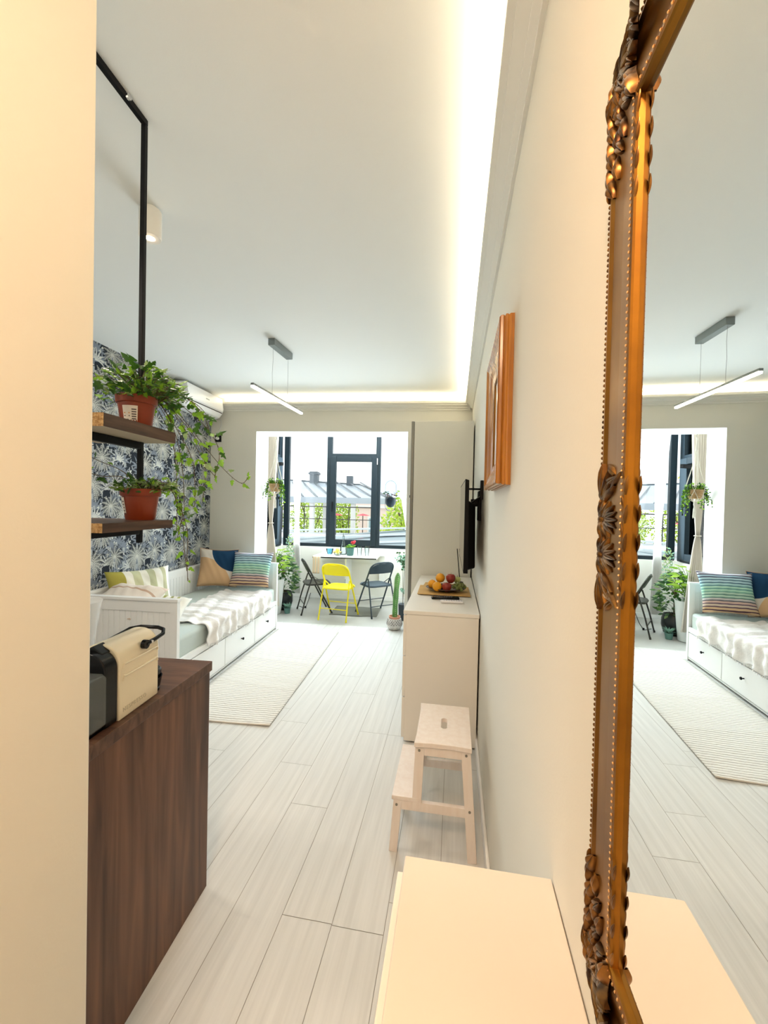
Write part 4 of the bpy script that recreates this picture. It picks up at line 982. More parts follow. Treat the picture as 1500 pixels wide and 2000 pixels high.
# ================================================================== ALCOVE: TABLE, CHAIRS
TX0, TX1, TY0 = -1.73, -.775, 6.05
t = thing('drop_leaf_table', 'white wall-mounted drop-leaf table under the alcove window', 'table', ((TX0+TX1)/2, AY, 0))
hw = (TX1-TX0)/2
obj('tabletop', M().box(-hw, hw, TY0-AY, -.12, .722, .745), LACQ, t, bevel=.002)
obj('edge_band', M().box(-hw, hw, TY0-AY-.003, TY0-AY, .722, .740), mat('dark_edge_band', (.03, .03, .035), .5), t)
obj('wall_shelf', M().box(-hw, hw+.07, -.12, -.002, .722, .745).box(-hw, hw+.07, -.03, -.002, .60, .722), LACQ, t, bevel=.002)
obj('support_bracket', M().box(-.012, .012, -.45, -.03, .32, .722), LACQ, t, bevel=.002)
obj('side_leaf', M().box(hw-.02, hw+.07, -.06, -.03, .30, .722), LACQ, t, bevel=.002)
obj('hook', M().tube(bez([(.0, -.46, .40), (.0, -.48, .33), (-.02, -.47, .31), (-.03, -.46, .33)], 10), .004, 6), GREYM, t)
towel = M().grid(lambda u, v: (TX0-.006-.004*math.sin(v*9)+u*.105-(.0), TY0+.02+.012*math.sin(u*9)+v*.02, .745-v*.27+.0*u), 12, 12)
o = obj('dish_towel', M().grid(lambda u, v: (TX0+.008+u*.12*(1-.1*v), (TY0-.008 if v > .08 else TY0-.008+(.08-v)/.08*.05)+.006*math.sin(u*16)*v, .748-max(0, v-.08)*.28), 16, 14), stripes('towel_stripe', [(0, (.80, .62, .45)), (.2, (.75, .70, .60)), (.35, (.78, .58, .40)), (.5, (.80, .74, .64)), (.7, (.76, .56, .40)), (.85, (.80, .72, .62))], 0, (TX0, TX0+.12), wav=0), None, solid=.003, ang=80)
tag(o, 'peach striped dish towel hanging over the left end of the table edge', 'towel')

CH = .78
def chair(name, label, loc, rz, mt_, seatm=None):
    t = thing(name, label, 'chair', loc, rotz=rz, group='metal folding chairs at the table'); t.scale = (.945, .945, .945)
    seatm = seatm or mt_
    def side(s): return [(s*.218, .215, 0.003), (s*.205, -.02, .44), (s*.198, -.135, .65)]
    def yb(z): return .215-.41*z/.78*1.0
    arc = []
    for i in range(13):
        a = PI*i/12; x = .198*math.cos(a)*-1; k = math.sin(a)
        x = -.198*(abs(math.cos(a))**.62)*(1 if math.cos(a) > 0 else -1); z = .665+.115*k**.8; arc.append((x, yb(z), z))
    pts = [(-.220, yb(0), .003), (-.212, yb(.25), .25), (-.203, yb(.5), .5)]+arc+[(.203, yb(.5), .5), (.212, yb(.25), .25), (.220, yb(0), .003)]
    fr_ = obj('frame_tube', M().tube(pts, .0115, 10), mt_, t)
    def bk(u, v):
        z = .615+v*.155; lim = .193 if z < .67 else .193*max(0.02, 1-((z-.665)/.112)**2.4)**.5 if z < .777 else .01
        x = (u*2-1)*lim; y = yb(z)-.028*(1-(x/.2)**2); return (x, y, z)
    obj('backrest', M().grid(bk, 16, 14), seatm, t, solid=.003, ang=80)
    def st(u, v):
        a, b_ = u*2-1, v*2-1; ex, ey = .200-.012*b_, .195
        # rounded square
        n = 5; r_ = max(abs(a), abs(b_)); 
        if r_ > 0: k = r_/((abs(a)**n+abs(b_)**n)**(1/n)); a, b_ = a*k, b_*k
        z = .447-.010*(1-r_**2)-(.022*max(0, (r_-.93)/.07)**1.5 if r_ > .93 else 0)
        return (a*ex, .02+b_*ey, z)
    obj('seat', M().grid(st, 30, 30), seatm, t, solid=.003, ang=80)
    for s in (-1, 1):
        obj('rear_leg', M().tube([(s*.205, -.235, .003), (s*.198, -.175, .25), (s*.190, -.10, .50), (s*.189, -.085, .545)], .010, 10), mt_, t)
        obj('hinge_brace', M().bar((s*.190, -.09, .54), (s*.193, .10, .43), .006, .016, up=(1, 0, 0)), mt_, t)
        obj('foot_cap', M().tube([(s*.205, -.237, .001), (s*.204, -.23, .03)], .0125, 10), mt_, t)
        obj('foot_cap', M().tube([(s*.220, yb(0)+.001, .001), (s*.219, yb(.03), .03)], .0135, 10), mt_, t)
    obj('stretcher', M().tube([(-.200, -.198, .16), (.200, -.198, .16)], .006, 8), mt_, t)
    obj('stretcher', M().tube([(-.214, yb(.19), .19), (.214, yb(.19), .19)], .006, 8), mt_, t)
    return t
YEL = mat('yellow_lacquered_metal', (.78, .66, .0), .35, spec=.5); BLU = mat('slate_blue_metal', (.024, .042, .058), .4); DGR = mat('dark_olive_metal', (.016, .015, .010), .4)
chair('folding_chair', 'bright yellow metal folding chair facing the table', (-1.205, 5.53, 0), R(-10), YEL)
chair('folding_chair', 'slate blue folding chair turned towards the table from the right', (-.742, 5.815, 0), R(39), BLU)
chair('folding_chair', 'dark olive folding chair seen side on at the left end of the table', (-1.60, 5.78, 0), R(-64), DGR)
o = obj('floor_mat', M().grid(lambda u, v: (-1.36+u*.66, 5.62+v*.50+.018*math.sin(u*9)*(1-v), .004+.002*math.sin(u*14)), 30, 6), mat('grey_felt_mat', (.17, .17, .145), .95, bump=.4, bscale=90), None, (0, 0, .002), solid=.005); tag(o, 'grey floor mat with a wavy edge under the yellow and blue chairs', 'mat')

# on the table
TT = .7452
def put(x, y): return (x, y, TT)
o = obj('glass_bowl', M().lathe([(.028, 0), (.038, .01), (.055, .07), (.058, .085), (.055, .085), (.050, .06), (.034, .013), (.001, .01)], 24), BLUEG, None, put(-1.545, 6.36)); tag(o, 'pale blue glass bowl at the left of the table', 'bowl')
t = thing('fruit_bowl', 'clear bowl of lemons next to the carafe on the table', 'bowl', put(-1.395, 6.24))
obj('bowl', M().lathe([(.03, 0), (.05, .012), (.072, .05), (.070, .052), (.046, .016), (.001, .012)], 28), CLEAR, t)
LEM = mat('lemon_skin', (.80, .60, .10), .4)
for i, (x, y, z) in enumerate(((-.03, -.01, .045), (.03, -.015, .045), (0, .03, .045), (.0, 0, .085))):
    o = obj('lemon', M().ball((0, 0, 0), .027, 14, sc=(1.25, 1, 1)), LEM, None, (-1.395+x, 6.24+y, TT+z), rotz=i*.9)
    tag(o, ['lemon at the left of the clear bowl', 'lemon at the front right of the clear bowl', 'lemon at the back of the clear bowl', 'lemon on top in the clear bowl'][i], 'lemon', 'lemons in the clear bowl')
t = thing('carafe', 'slender clear glass carafe with a stopper on the table', 'carafe', put(-1.335, 6.38))
obj('glass_body', M().lathe([(.04, 0), (.05, .01), (.05, .10), (.030, .18), (.013, .225), (.014, .27), (.018, .285), (.015, .285), (.011, .23), (.027, .17), (.045, .10), (.045, .012), (.001, .01)], 28), CLEAR, t)
obj('stopper', M().lathe([(.010, .275), (.013, .285), (.012, .31), (.007, .33)], 16), GREYM, t)
t = thing('flower_pot', 'dark green pot with a leafy plant and red flowers on the table', 'potted plant', put(-1.21, 6.28))
obj('pot', M().lathe([(.045, 0), (.052, .01), (.060, .10), (.063, .115), (.057, .115), (.05, .095), (.001, .095)], 28), mat('dark_green_pot', (.03, .095, .085), .3), t)
rg = random.Random(14); lf = M(); stm = M(); fl = M()
ROUND = [(.02, .2), (.2, .5), (.45, .62), (.7, .5), (.9, .25)]
for i in range(46):
    a = rg.uniform(0, 2*PI); rr = rg.uniform(.0, .06); p = Vector((rr*math.cos(a), rr*math.sin(a), .115+rg.uniform(0, .04)))
    lf.leaf(p, Vector((math.cos(a), math.sin(a), .5)), Vector((0, 0, 1))+rv(rg)*.4, .035, .022, ROUND, rg.choice((0, 0, 1)))
for i in range(9):
    a = rg.uniform(-.6, 1.0); p = Vector((.02+.05*math.cos(a)*rg.random(), .04*math.sin(a), .17+rg.uniform(0, .05))); stm.tube([(0, 0, .1), p], .0015, 4)
    for k in range(7): fl.ball(p+rv(rg)*.012, .008, 6)
obj('stem', stm, GREEN3, t); obj('foliage', lf, [GREEN2, GREEN1], t, smooth=False); obj('flower_heads', fl, mat('red_petals', (.60, .03, .05), .5, transl=.2), t)
for i, (x, y, lab) in enumerate(((-1.055, 6.22, 'clear drinking glass next to the dark green pot'), (-.955, 6.30, 'clear drinking glass nearest the right end of the table'))):
    o = obj('drinking_glass', M().lathe([(.026, 0), (.028, .006), (.040, .15), (.0385, .15), (.026, .012), (.001, .010)], 28), CLEAR, None, put(x, y)); tag(o, lab, 'glass', 'drinking glasses on the table')

# ---- curtains (tied in the middle)
CURT = mat('sheer_white_curtain', (.76, .75, .73), .9, transl=.25, spec=.1)
CURB = mat('beige_curtain', (.62, .57, .50), .9, transl=.3, spec=.1)
def curtain(name, label, x, y, wtop, wmid, wbot, ztie, zb_, zt_, mt_, skew=0, ax=0, folds=7, sh=0, ztop_=None):
    def f(u, v):
        z = zt_+(zb_-zt_)*v; s = u*2-1
        if z > ztie: q = (z-ztie)/(zt_-ztie); w = wmid+(wtop-wmid)*(q**.75); cx = skew*q
        else: q = (ztie-z)/(ztie-zb_); w = wmid+(wbot-wmid)*(q**.6); cx = sh*q
        a = s*w/2+cx; d = .022*math.sin(u*folds*2*PI+.5*math.sin(v*6))*(.4+.6*min(1, w/.15))
        return (x+a, y+d, z) if ax == 0 else (x+d, y+a, z)
    t = obj(name, M().grid(f, 70, 60), mt_, None, solid=.0, ang=85); tag(t, label, 'curtain', 'tied curtains in the alcove')
    tie = [(x+(.5*wmid+.012)*math.cos(a) if ax == 0 else x+.03*math.cos(a), y+.03*math.sin(a) if ax == 0 else y+(.5*wmid+.012)*math.sin(a), ztie) for a in [2*PI*i/20 for i in range(20)]]
    obj('tieback', M().tube(tie, .006, 6, closed=True), mt_, t)
    return t
curtain('curtain', 'white curtain tied at the middle between the left pane and the dark corner post', -2.065, 6.33, .19, .06, .15, 1.22, .12, 2.69, CURT, skew=-.035, sh=.0)
curtain('curtain', 'beige and white curtain tied in a cross behind the macrame hanger', -2.13, 5.42, .20, .04, .22, 1.25, .14, 2.69, CURB, skew=-.0, sh=.03)
curtain('curtain', 'white curtain drawn to the right edge of the alcove window', -.31, 5.95, .16, .07, .12, 1.18, .1, 2.69, CURT, skew=-.22, sh=.02, folds=5)
curtain('curtain', 'thin white curtain hanging against the left reveal', -2.27, 5.50, .10, .05, .10, 1.25, .14, 2.69, CURT, folds=4)

# ---- hanging plants
ROPE = mat('macrame_cord', (.66, .62, .54), .95, bump=.5, bscale=200)
HX, HY = -1.985, 5.18
t = thing('macrame_hanger', 'knotted cream macrame hanger with tassel at the left of the alcove opening', 'plant hanger', (HX, HY, 0))
rp = M()
for k in range(4):
    a = k*PI/2+.5; c, s = math.cos(a), math.sin(a)
    for e in (-1, 1):
        rp.tube(bez([(0, 0, 2.33), (.010*c+e*.004*s, .010*s, 2.18), (.030*c+e*.012*s, .030*s-e*.012*c, 2.02), (.078*c+e*.02*s, .078*s-e*.02*c, 1.82), (.080*c, .080*s, 1.75), (.055*c-e*.03*s, .055*s+e*.03*c, 1.665), (.012*c, .012*s, 1.63), (0, 0, 1.60)], 24), .0028, 5)
obj('cord', rp, ROPE, t)
kn = M()
for z, r in ((2.31, .010), (2.20, .011), (1.605, .013)): kn.ball((0, 0, z), r, 10, sc=(1, 1, 1.8))
for k in range(4):
    a = k*PI/2+.5; kn.ball((.028*math.cos(a), .028*math.sin(a), 2.03), .006, 8, sc=(1, 1, 1.6)); kn.ball((.079*math.cos(a), .079*math.sin(a), 1.79), .006, 8)
obj('knot', kn, ROPE, t)
ts = M(); rg = random.Random(2)
for i in range(26):
    a = rg.uniform(0, 2*PI); ts.tube([(0, 0, 1.60), (.012*math.cos(a), .012*math.sin(a), 1.55), (.018*math.cos(a)*rg.random(), .018*math.sin(a), 1.46+rg.uniform(-.01, .01))], .0018, 4)
obj('tassel', ts, ROPE, t)
obj('ceiling_hook', M().tube(bez([(0, 0, 2.384), (0, 0, 2.36), (.008, 0, 2.345), (0, 0, 2.33)], 10), .002, 6), GREYM, t)
t = thing('hanging_plant', 'trailing green plant in a woven basket held by the macrame hanger', 'potted plant', (HX, HY, 1.665))
bs = M().lathe([(.001, 0), (.055, 0), (.060, .006), (.066, .05), (.072, .10), (.068, .10), (.06, .02), (.001, .018)], 28)
for i in range(9): bs.tube([((.0585+.0016*i+.002)*math.cos(a), (.0585+.0016*i+.002)*math.sin(a), .008+i*.0105) for a in [2*PI*k/28 for k in range(28)]], .0045, 5, closed=True)
obj('basket', bs, mat('wicker', (.42, .26, .12), .8, noise=(.60, .42, .22), nscale=90), t)
SM = [(.1, .35), (.35, .55), (.65, .5), (.9, .2)]
def trailer(t, strands, rg, mats, lsz=.022, dens=60, bush=(80, .09, .05), cen=(0, 0, .1), shape=SM):
    st = M(); lf = M()
    for pts in strands:
        path = bez(pts, 26); st.tube(path, .0009, 4)
        for i in range(len(path)-1):
            for q in range(max(1, int(dens/26))):
                p = path[i]+rv(rg)*.006; lf.leaf(p, rv(rg)+Vector((0, 0, -.3)), Vector((.2, -1, .3))+rv(rg)*.5, lsz*rg.uniform(.6, 1.1), lsz*.55, shape, rg.randrange(len(mats)))
    for i in range(bush[0]):
        a = rg.uniform(0, 2*PI); rr = bush[1]*math.sqrt(rg.random()); p = Vector(cen)+Vector((rr*math.cos(a), rr*math.sin(a), bush[2]*rg.random()))
        lf.leaf(p, Vector((math.cos(a), math.sin(a), .4))+rv(rg)*.5, Vector((0, -.4, 1))+rv(rg)*.6, lsz*rg.uniform(.8, 1.3), lsz*.6, shape, rg.randrange(len(mats)))
    obj('stem', st, STEM, t); obj('foliage', lf, mats, t, smooth=False)
rg = random.Random(21); S = []
for i in range(7):
    a = PI+rg.uniform(-.9, .5); L = rg.uniform(.10, .26); S.append([(0, 0, .1), (.06*math.cos(a), .06*math.sin(a), .13), (.11*math.cos(a), .10*math.sin(a), .06), (.12*math.cos(a), .11*math.sin(a), .1-L)])
S.append([(0, 0, .1), (-.09, -.03, .12), (-.14, -.04, -.03), (-.17, -.05, -.12), (-.235, -.05, -.185)])
for i in range(8):
    a = rg.uniform(-.7, .5); L = rg.uniform(.14, .34); S.append([(0, 0, .1), (.07*math.cos(a), .06*math.sin(a), .13), (.10*math.cos(a), .09*math.sin(a), .05), (.115*math.cos(a), .10*math.sin(a), .1-L)])
trailer(t, S, rg, [GREEN4, GREEN1, GREEN2], bush=(130, .085, .06))

RX, RY = -.505, 5.2
t = thing('hanging_planter', 'round dark blue hanging planter in an oval wire loop at the right of the opening', 'potted plant', (RX, RY, 1.56))
WIRE = mat('dark_wire', (.05, .05, .05), .4, .6)
obj('pot', M().lathe([(.001, -.065), (.03, -.058), (.05, -.04), (.063, -.01), (.065, .02), (.062, .05), (.058, .06), (.054, .055), (.056, .02), (.001, .03)], 32), mat('night_blue_ceramic', (.01, .028, .05), .3), t)
ov = [(.066*math.cos(a), 0, .0+(.20 if math.sin(a) > 0 else -.045)+.066*math.sin(a)) for a in [2*PI*i/48 for i in range(48)]]
obj('wire_loop', M().tube(ov, .0022, 6, closed=True).tube([(.066*math.cos(a), .066*math.sin(a), .03) for a in [2*PI*i/32 for i in range(32)]], .002, 5, closed=True), WIRE, t)
obj('cord', M().tube([(0, 0, .266), (.002, 0, .5), (0, 0, .70), (0, 0, .824)], .0012, 5).ball((0, 0, .272), .006, 8), ROPE, t)
rg = random.Random(31); lf = M(); stm = M()
for i in range(34):
    a = rg.uniform(0, 2*PI); rr = rg.uniform(.02, .085); p = Vector((rr*math.cos(a), rr*math.sin(a)*.8, .05+rg.uniform(.0, .09)+(.05 if i % 9 == 0 else 0))); stm.tube([(0, 0, .03), p*.6+Vector((0, 0, .04)), p], .001, 4)
    lf.leaf(p, Vector((math.cos(a), math.sin(a), .1))+rv(rg)*.5, Vector((0, -.3, 1))+rv(rg)*.6, rg.uniform(.026, .04), .022, ROUND, rg.choice((0, 1, 1)))
obj('stem', stm, STEM, t); obj('foliage', lf, [GREEN4, mat('burgundy_leaf', (.12, .05, .055), .35, transl=.2)], t, smooth=False)

# ---- floor plants
t = thing('potted_cactus', 'tall columnar cactus in a white pierced ceramic pot on the alcove floor', 'potted plant', (-.415, 5.12, 0))
CER = mat('white_patterned_ceramic', (.72, .69, .64), .5, noise=(.50, .47, .43), nscale=30)
obj('outer_pot', M().lathe([(.055, 0), (.075, .012), (.092, .05), (.093, .085), (.085, .125), (.078, .14), (.072, .14), (.070, .11), (.001, .11)], 36), CER, t)
dp = M()
for row in range(4):
    for i in range(18):
        a = 2*PI*(i+.5*(row % 2))/18; z = .125-row*.018; r = .0855+.003*row if row else .083
        dp.bar((r*math.cos(a), r*math.sin(a), z), ((r+.004)*math.cos(a), (r+.004)*math.sin(a), z), .009, .009)
obj('pierced_pattern', dp, mat('pierced_holes', (.09, .07, .06), .8), t)
obj('inner_pot', M().lathe([(.062, .115), (.068, .15), (.072, .165), (.064, .165), (.060, .14), (.001, .14)], 30), mat('terracotta_rim', (.62, .30, .20), .7), t)
cb = M(); N = 40
def cac(u, v):
    a = 2*PI*u; z = .14+v*.555; rr = .027*(1+.06*math.sin(v*17))*(1-.75*max(0, (v-.88)/.12)**2)*(.85+.15*min(1, v*6)); rr *= 1+.26*math.cos(5*a)
    return (rr*math.cos(a)+.03*v*v+.0, rr*math.sin(a), z)
cb.grid(cac, 40, 44)
obj('cactus_stem', cb, mat('cactus_green', (.07, .23, .05), .45, noise=(.16, .36, .10), nscale=12), t, ang=80)
sp = M()
for k in range(5):
    for i in range(22):
        p = Vector(cac(k/5, (i+.5)/22)); d = Vector((math.cos(2*PI*k/5), math.sin(2*PI*k/5), .2)); sp.ball(p, .0035, 5)
        for q in (-.6, 0, .6): sp.tube([p, p+(d+Vector((0, 0, q))).normalized()*.010], .0006, 3)
obj('spines', sp, mat('cactus_spine', (.55, .50, .38), .8), t)

t = thing('dark_pot_plant', 'bushy dark green plant in a large black pot at the foot of the daybed', 'potted plant', (-2.07, 5.80, 0))
obj('pot', M().lathe([(.075, 0), (.105, .03), (.130, .12), (.128, .20), (.112, .255), (.105, .26), (.100, .25), (.11, .2), (.001, .21)], 36), mat('black_glazed_pot', (.012, .016, .018), .22, bump=.5, bscale=30), t)
LONG = [(.08, .25), (.3, .5), (.6, .42), (.88, .12)]
def bushy(t, n, cen, rad, z0, z1, rg, mats, L, W, shape, droop=.3, trunk=3, wts=None):
    st = M(); lf = M()
    for k in range(trunk):
        a = rg.uniform(0, 2*PI); top = Vector((cen[0]+rad*.4*math.cos(a), cen[1]+rad*.4*math.sin(a), z1-.08)); st.tube(bez([(cen[0], cen[1], .2), (cen[0]+.02*math.cos(a), cen[1]+.02*math.sin(a), (z0+z1)/2), top], 8), .006, 6)
    for i in range(n):
        v = rg.random(); a = rg.uniform(0, 2*PI); prof = math.sin(PI*min(.96, v*.8+.18))**.7; rr = rad*prof*(.35+.65*math.sqrt(rg.random())); z = z0+(z1-z0)*v
        c = Vector((cen[0], cen[1], z-.05)); p = Vector((cen[0]+rr*math.cos(a), cen[1]+rr*math.sin(a), z))
        if i % 4 == 0: st.tube([c, (c+p)/2+Vector((0, 0, .02)), p], .0016, 4)
        d = Vector((math.cos(a), math.sin(a), rg.uniform(-droop*2, .5))); lf.leaf(p, d, Vector((.2, -.5, 1))+rv(rg)*.5, L*rg.uniform(.6, 1.1), W, shape, rg.choice(wts or range(len(mats))))
    obj('stem', st, STEM, t); obj('foliage', lf, mats, t, smooth=False)
bushy(t, 330, (0, 0), .20, .24, .78, random.Random(5), [GREEN4, GREEN1, GREEN3], .075, .032, LONG, wts=[0, 0, 0, 1, 2])
rg = random.Random(15); lf = M(); st = M()
for k in range(6):
    a = rg.uniform(-.5, .5); P = bez([(0, 0, .5), (.05+.02*k*math.cos(a), -.02, .75), (.03+.012*k, -.02+.01*k, .98+.02*k)], 12); st.tube(P, .0015, 4)
    for p in P[2:]:
        for q in range(2): lf.leaf(p, rv(rg)+Vector((0, 0, .2)), Vector((.2, -1, .5))+rv(rg)*.5, .035, .016, LONG, rg.choice((0, 1)))
obj('tall_shoot_stem', st, STEM, t); obj('tall_shoot_leaves', lf, [GREEN3, PALEG], t, smooth=False)
t = thing('tall_planter', 'light green broad-leaved plant in a pale tapered planter beyond the end of the daybed', 'potted plant', (-2.11, 5.56, 0))
obj('planter', M().lathe([(.075, 0), (.085, .01), (.125, .46), (.13, .48), (.12, .48), (.115, .44), (.001, .43)], 32), mat('pale_planter', (.66, .68, .66), .5), t)
BROAD = [(.03, .25), (.2, .52), (.45, .55), (.75, .36), (.92, .14)]
rg = random.Random(41); st = M(); lf = M()
for i in range(30):
    a = rg.uniform(0, 2*PI) if i > 14 else rg.uniform(-1.2, .9); rr = rg.uniform(.04, .14); z = rg.uniform(.52, .90); p = Vector((rr*math.cos(a), rr*math.sin(a), z)); st.tube(bez([(0, 0, .44), (rr*.3*math.cos(a), rr*.3*math.sin(a), z*.85), p], 8), .003, 5)
    lf.leaf(p, Vector((math.cos(a), math.sin(a), .1))+rv(rg)*.3, Vector((0, -.3, 1))+rv(rg)*.3, rg.uniform(.09, .13), .055, BROAD, rg.choice((0, 0, 1)), fold=.15)
obj('stem', st, GREEN2, t); obj('foliage', lf, [GREEN2, mat('lime_leaf', (.34, .50, .06), .4, transl=.5)], t, smooth=False)
t = thing('succulent', 'small blue-green rosette plant in a low pot on the floor beside the black pot', 'potted plant', (-1.945, 5.60, 0))
obj('pot', M().lathe([(.035, 0), (.045, .07), (.047, .075), (.042, .075), (.001, .065)], 24), mat('teal_pot', (.10, .22, .19), .5), t)
rg = random.Random(51); lf = M(); 
for i in range(44): a = i*2.4; e = .2+1.1*(1-i/44.0)*0+rg.uniform(-.2, .9); lf.leaf((0, 0, .07+.02*(i/44)), Vector((math.cos(a), math.sin(a), e)), Vector((0, 0, 1)), rg.uniform(.06, .10), .018, LONG, 0)
obj('foliage', lf, [PALEG], t, smooth=False)
t = thing('slender_plant', 'slender grey-green plant in a dark pot at the right edge of the opening', 'potted plant', (-.345, 5.56, 0))
obj('pot', M().lathe([(.045, 0), (.052, .01), (.060, .20), (.062, .215), (.055, .215), (.001, .19)], 28), mat('charcoal_pot', (.03, .04, .05), .5), t)
rg = random.Random(61); st = M(); lf = M()
for k in range(5):
    a = k*1.3; P = bez([(0, 0, .18), (.01*math.cos(a), .01*math.sin(a), .5), (.02*math.cos(a), .02*math.sin(a), .75), (-.03+.06*math.cos(a), .05*math.sin(a), .90-.05*(k % 3))], 14); st.tube(P, .0022, 5)
    for p in P[8:]:
        for q in range(4): lf.leaf(p+rv(rg)*.02, rv(rg)+Vector((0, 0, -.4)), Vector((0, -1, .4))+rv(rg)*.6, .035, .018, LONG, rg.choice((0, 1)))
    for q in range(5): lf.leaf(P[3]+rv(rg)*.03, rv(rg), Vector((0, -1, .4))+rv(rg)*.6, .03, .016, LONG, 0)
obj('stem', st, STEM, t); obj('foliage', lf, [PALEG, GREEN4], t, smooth=False)
o = obj('power_cable', M().tube(bez([(-1.90, 5.99, .007), (-1.82, 5.93, .007), (-1.77, 5.90, .010), (-1.80, 6.0, .006), (-1.86, 6.3, .006), (-1.9, 6.58, .08)], 26), .0045, 6).ball((-1.79, 5.93, .016), .013, 8), BLACKM, None); tag(o, 'black cable with an inline switch on the floor next to the black pot', 'cable')

# ================================================================== OUTSIDE
def ext(name, label, cat, b, mt_, **kw):
    o = obj(name, b, mt_, None, **kw); return tag(o, label, cat)
PW = mat('pale_render', (.78, .75, .72), .8); ROOFM = mat('grey_sheet_roof', (.42, .46, .50), .45, .3); SEAMM = mat('roof_seam', (.13, .15, .17), .6); ROOF2 = mat('slate_grey_roof', (.25, .30, .32), .6)
EY = 17.0
def ex(px, d): return (px-842)/820.0*d     # offsets of the view read at distance d, used once to size the buildings
t = thing('market_hall', 'low building across the street with a seamed grey metal roof on white pillars', 'building', (-4.5, 18, -3))
eave, ridge = 4.78, 5.62
rf = M().add([(-4.6, -1, eave), (3.0, -1, eave), (3.0, -1, eave-.22), (-4.6, -1, eave-.22), (-4.4, 3.0, ridge+.15), (.9, 3.0, ridge-.1), (3.0, 3.0, eave)], [(0, 1, 5, 4), (3, 2, 1, 0), (1, 6, 5)], 0)
rf.box(-4.6, 3.0, -1.03, -.98, eave-.22, eave+.02)
obj('roof', rf, ROOFM, t, smooth=False)
se = M()
for i in range(13):
    xa = -4.4+i*.6; f_ = 1.0
    xb = xa-1.9; 
    xt = max(xb, -4.4); k = (xa-xt)/1.9 if xa > xt else 0
    za = eave; yt = -1+4*k; zt_ = eave+(ridge-eave)*k
    if xa <= 3.0 and k > .1: se.tube([(xa, -1, za+.02), (xt, yt, zt_+.03)], .032, 5)
se.tube([(-4.4, 3.0, ridge+.17), (.9, 3.0, ridge-.08), (3.0, -1, eave+.02)], .04, 5)
obj('roof_seams', se, SEAMM, t)
for x, y in ((-3.3, -.9), (-.47, -.9), (-.55, 1.6), (1.28, -.9), (2.5, 1.6)): obj('pillar', M().box(x-.09, x+.09, y, y+.2, 0, eave-.22), PW, t)
obj('chimney', M().box(-1.65, -1.25, 2.7, 3.1, 5.3, 6.15).box(-1.70, -1.20, 2.65, 3.15, 6.0, 6.1), SEAMM, t)
obj('chimney', M().box(.25, .55, 2.7, 3.0, 5.2, 5.95), SEAMM, t)
obj('rear_wall', M().box(-4.6, -2.6, 1.5, 1.6, 0, 3.0), PW, t)
t = thing('pink_house', 'pale pink house with a grey-blue window seen between the pillars', 'building', (-4.55, 30, -6))
obj('wall', M().box(-1.2, 4.0, 0, 3, 0, 7.9), mat('pale_pink_render', (.80, .62, .55), .8), t)
for x in (.0, 2.2):
    w = obj('window_frame', M().box(x, x+1.0, -.06, 0, 5.0, 6.7), PW, t); obj('pane', M().box(x+.12, x+.88, -.08, -.06, 5.15, 6.55), mat('blue_grey_pane', (.30, .42, .48), .2), w)
obj('cornice', M().box(-1.3, 4.1, -.15, 0, 7.3, 7.5), PW, t)
t = thing('near_roof', 'slate grey sloping roof just below the window', 'roof', (-1.6, 10.5, -1.2))
obj('roof_slope', M().add([(-5, 0, .9), (1.6, 0, 1.35), (2.0, 3.5, 2.05), (-5, 3.5, 1.35), (-5, 0, .7), (1.6, 0, 1.15), (2.0, 3.5, 1.85), (-5, 3.5, 1.15)], [(0, 1, 2, 3), (7, 6, 5, 4), (0, 4, 5, 1), (1, 5, 6, 2), (2, 6, 7, 3), (3, 7, 4, 0)]), ROOF2, t, smooth=False)
ribs = M()
for k in range(5): ribs.bar((-5, .3+k*.75, .94+k*.2-.02), (1.65+.07*k, .3+k*.75, 1.40+k*.16), .16, .05)
obj('roof_ribs', ribs, mat('pale_sheet', (.66, .70, .72), .5), t)
obj('vent_box', M().box(1.15, 1.45, 1.2, 1.5, 1.5, 1.95), SEAMM, t)
t = thing('terrace', 'pale flat terrace in front of the pillared building', 'terrace', (-4, 15, -3))
obj('terrace_slab', M().box(-5, 1.9, -.9, 1.9, 3.1, 3.35), mat('terrace_concrete', (.66, .66, .66), .8), t)
obj('terrace_wall', M().box(-5, 1.9, -.9, -.8, 0, 3.1), PW, t)
IRON = mat('dark_iron', (.05, .04, .04), .5)
t = thing('railing', 'thin dark metal railing along the far terrace', 'railing', (-4, 16.6, .36))
obj('top_rail', M().tube([(-4.8, 0, 1.05), (1.65, 0, 1.05)], .022, 6), IRON, t); obj('lower_rail', M().tube([(-4.8, 0, .55), (1.65, 0, .55)], .015, 6), IRON, t)
for i in range(8): obj('post', M().tube([(-4.8+i*.92, 0, 0), (-4.8+i*.92, 0, 1.05)], .02, 6), IRON, t)
REDF = mat('red_canopy', (.65, .06, .08), .7)
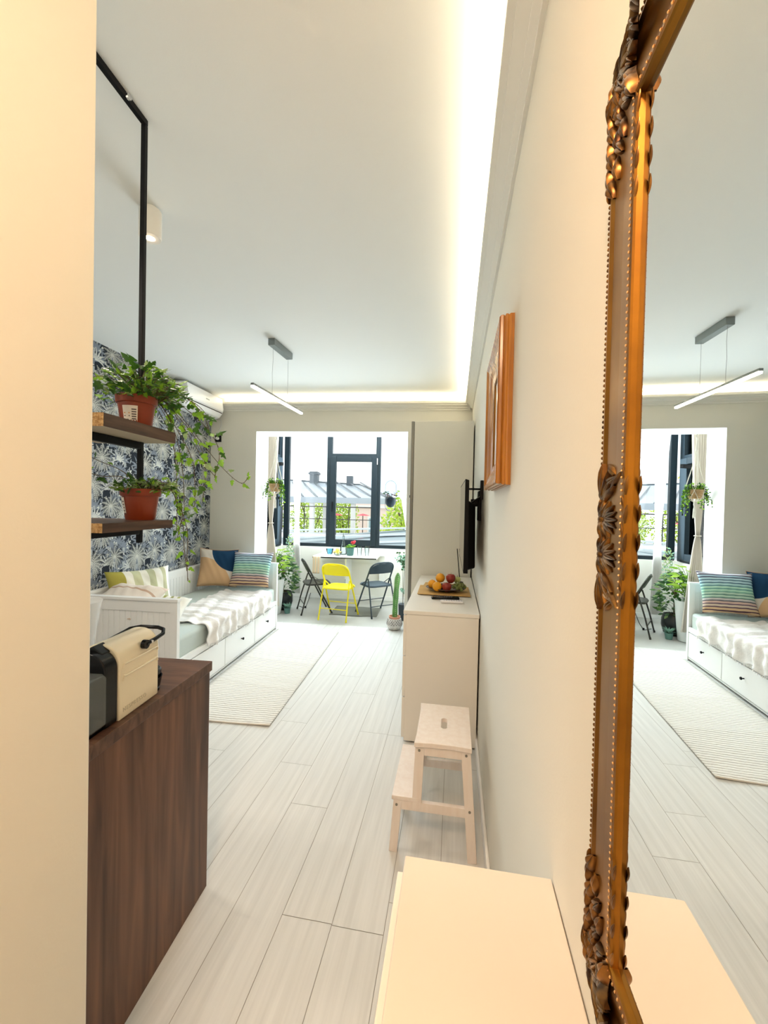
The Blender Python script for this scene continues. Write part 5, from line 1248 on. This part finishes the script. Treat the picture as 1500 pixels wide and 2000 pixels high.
for i, (x, y, lab) in enumerate(((-5.9, 14.8, 'small red parasol on the terrace at the left'), (-3.35, 14.6, 'small red parasol on the terrace in the middle'), (-2.45, 15.0, 'small red parasol on the terrace near the pink house'))):
    t = thing('parasol', lab, 'parasol', (x, y, .35), group='red parasols on the terrace')
    obj('canopy', M().lathe([(.26, .78), (.14, .82), (.01, .85)], 8), REDF, t); obj('pole', M().tube([(0, 0, 0), (0, 0, .84)], .018, 6), IRON, t)
TREE = [mat('spring_leaf_a', (.48, .62, .06), .6, transl=.4), mat('spring_leaf_b', (.62, .70, .12), .6, transl=.4), mat('spring_leaf_c', (.30, .45, .05), .6, transl=.4)]
def tree(label, x, y, z0, h, r, seed):
    t = thing('tree', label, 'tree', (x, y, z0), group='trees outside the window'); rg = random.Random(seed)
    tr = M().tube(bez([(0, 0, 0), (.1, 0, h*.3), (-.05, .1, h*.7)], 8), [.14-.01*i for i in range(9)], 7); lf = M()
    for k in range(9):
        a = k*2.4; e = Vector((r*.75*math.cos(a), r*.75*math.sin(a), h*(.5+.05*k))); tr.tube([(0, 0, h*.35), (e.x*.5, e.y*.5, e.z*.85), e], .035, 5)
    for i in range(2600):
        d = rv(rg); 
        while d.length > 1: d = rv(rg)
        p = Vector((d.x*r, d.y*r, h*.68+d.z*h*.34)); p += rv(rg)*.1; lf.leaf(p, rv(rg), rv(rg), .17, .08, LONG, rg.randrange(3))
    obj('trunk', tr, STEM, t); obj('crown', lf, TREE, t, smooth=False)
tree('yellow-green tree behind the pillars at the left', -7.0, 24, -4, 6.6, 1.15, 1)
tree('yellow-green tree behind the pillars left of the pink house', -5.5, 26, -4, 6.6, .95, 2)
tree('yellow-green tree at the right edge of the window', -.75, 15.5, -3.5, 5.6, 1.1, 3)
tree('yellow-green tree far at the left end', -10.6, 25, -4, 7.2, 2.0, 4)
o = obj('street_ground', M().box(-30, 20, 8, 60, -6.2, -6), mat('street', (.5, .5, .48), .9), None); tag(o, 'pale street level below the buildings outside', 'ground', kind='structure')
